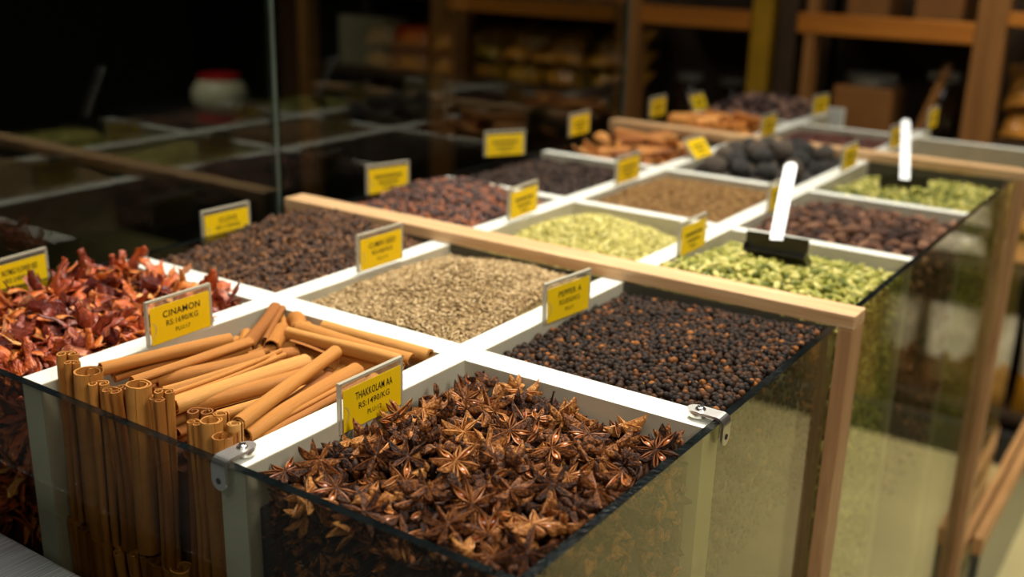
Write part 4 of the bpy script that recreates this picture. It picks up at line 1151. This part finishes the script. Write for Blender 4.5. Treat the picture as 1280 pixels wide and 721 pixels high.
# things dimly seen through the partition
redm = matte('red_plastic', S(170, 22, 26), .4, nscale=12, namt=.2); creamm = matte('cream_plastic', S(196, 190, 168), .45, nscale=9, namt=.15); tealm = matte('teal_plastic', S(70, 140, 124), .4, nscale=9, namt=.2)
o = MB().box((-1.85, 2.10, -.118), (-1.71, 2.24, -.03)).build('carton', matte('pink_carton', S(150, 96, 80), .6, nscale=10, namt=.2), bevel=.004); tag(o, 'pinkish carton on the dark shelf behind the partition', 'carton')
o = MB().box((-1.84, 2.11, -.029), (-1.72, 2.23, .02)).build('carton', redm, bevel=.004); tag(o, 'red carton stacked on the pinkish one behind the partition', 'carton')
o = MB().box((-2.10, 2.12, -.118), (-1.90, 2.25, .04)).build('carton', matte('grey_carton', S(140, 132, 110), .7, nscale=8, namt=.2), bevel=.004); tag(o, 'grey beige carton on the dark shelf left of the red one', 'carton')
R0 = empty('stand', (-2.6, 2.2, FZ), 'dark stand under the white and red jar behind the partition', 'stand'); inv = Matrix.Translation((2.6, -2.2, -FZ))
t = MB().box((-3.3, 2.05, FZ), (-2.3, 2.4, -.39)).build('counter_body', MT['black'], R0); t.matrix_parent_inverse = inv
c = at((275, 115), 1, 2.18)
R0 = empty('round_jar', (c[0], c[1], -.36), 'round white jar with red lid and red base, dim behind the glass partition', 'jar'); inv = Matrix.Translation((-c[0], -c[1], .36))
t = MB().lathe([(.06, -.338), (.085, -.325), (.105, -.29), (.105, -.25), (.085, -.215), (.07, -.205)], (c[0], c[1], 0), 32).build('body', creamm, R0, smooth=True); t.matrix_parent_inverse = inv
t = MB().lathe([(.075, -.2045), (.078, -.20), (.076, -.19), (.06, -.186)], (c[0], c[1], 0), 32).build('lid', redm, R0); t.matrix_parent_inverse = inv
t = MB().lathe([(.085, -.359), (.09, -.35), (.075, -.339)], (c[0], c[1], 0), 32).build('base', redm, R0); t.matrix_parent_inverse = inv
R0.location.z -= .03
c = at((15, 112), 1, 2.18)
o = MB().box((c[0]-.12, 2.1, -.388), (c[0]+.1, 2.3, c[2]+.03)).build('plastic_crate', tealm, bevel=.006); tag(o, 'teal crate at the far left edge behind the partition', 'crate')

# ------------------------------------------------------------------ light
w = bpy.data.worlds.new('world'); SC.world = w; w.use_nodes = True
w.node_tree.nodes['Background'].inputs[0].default_value = (.9, .8, .6, 1); w.node_tree.nodes['Background'].inputs[1].default_value = .008


def area(name, loc, target, size, energy, col, spread=120):
    l = bpy.data.lights.new(name, 'AREA'); l.shape = 'RECTANGLE'; l.size, l.size_y = size; l.energy = energy; l.color = col; l.spread = math.radians(spread)
    o = bpy.data.objects.new(name, l); C.objects.link(o); o.location = loc
    o.rotation_euler = (Vector(target)-Vector(loc)).to_track_quat('-Z', 'Y').to_euler()
    return o


area('lamp_over_cases', (-.12, .95, 1.3), (-.08, .50, 0), (.8, .9), 7.4, (1, .94, .82), 80)
area('lamp_over_counter', (-.12, .30, 1.3), (-.0, -.04, 0), (.6, .5), 4.0, (1, .95, .85), 70)
area('fill_right', (1.9, -.5, 1.7), (-.1, .3, 0), (.8, .8), 4.6, (1, .96, .88), 60)  # added fill, brightens the tags and faces turned to the right
area('lamp_shop_front', (1.0, -1.9, 1.75), (.0, .3, 0), (1.0, .5), 1.9, (1, .96, .88), 60)
area('lamp_over_aisle', (.95, 1.5, 1.35), (.75, 1.6, -.8), (.6, .8), 10.5, (1, .94, .80), 70)
area('lamp_over_shelf', (.15, 1.5, .95), (.15, 2.2, -.15), (1.2, .2), 2.4, (1, .84, .58), 75)
area('fill_rear_left', (-1.3, 1.5, .95), (-1.3, 2.2, -.05), (.7, .2), .75, (1, .86, .6), 70)  # added fill for the bags behind the partition, no fixture there
area('fill_far_left', (-2.6, 1.5, .7), (-2.6, 2.2, -.25), (.6, .2), 1.1, (1, .92, .8), 70)  # added fill that lifts the white and red jar out of the dark

SC.view_settings.view_transform = 'Standard'; SC.view_settings.look = 'None'; SC.view_settings.exposure = 0; SC.view_settings.gamma = 1
SC.cycles.transparent_max_bounces = 16; SC.cycles.max_bounces = 8; SC.cycles.use_denoising = True

for _o in C.objects:
    if 'label' in _o and not 4 <= len(_o['label'].replace('-', ' ').split()) <= 16: print('LONG', len(_o['label'].split()), _o['label'])
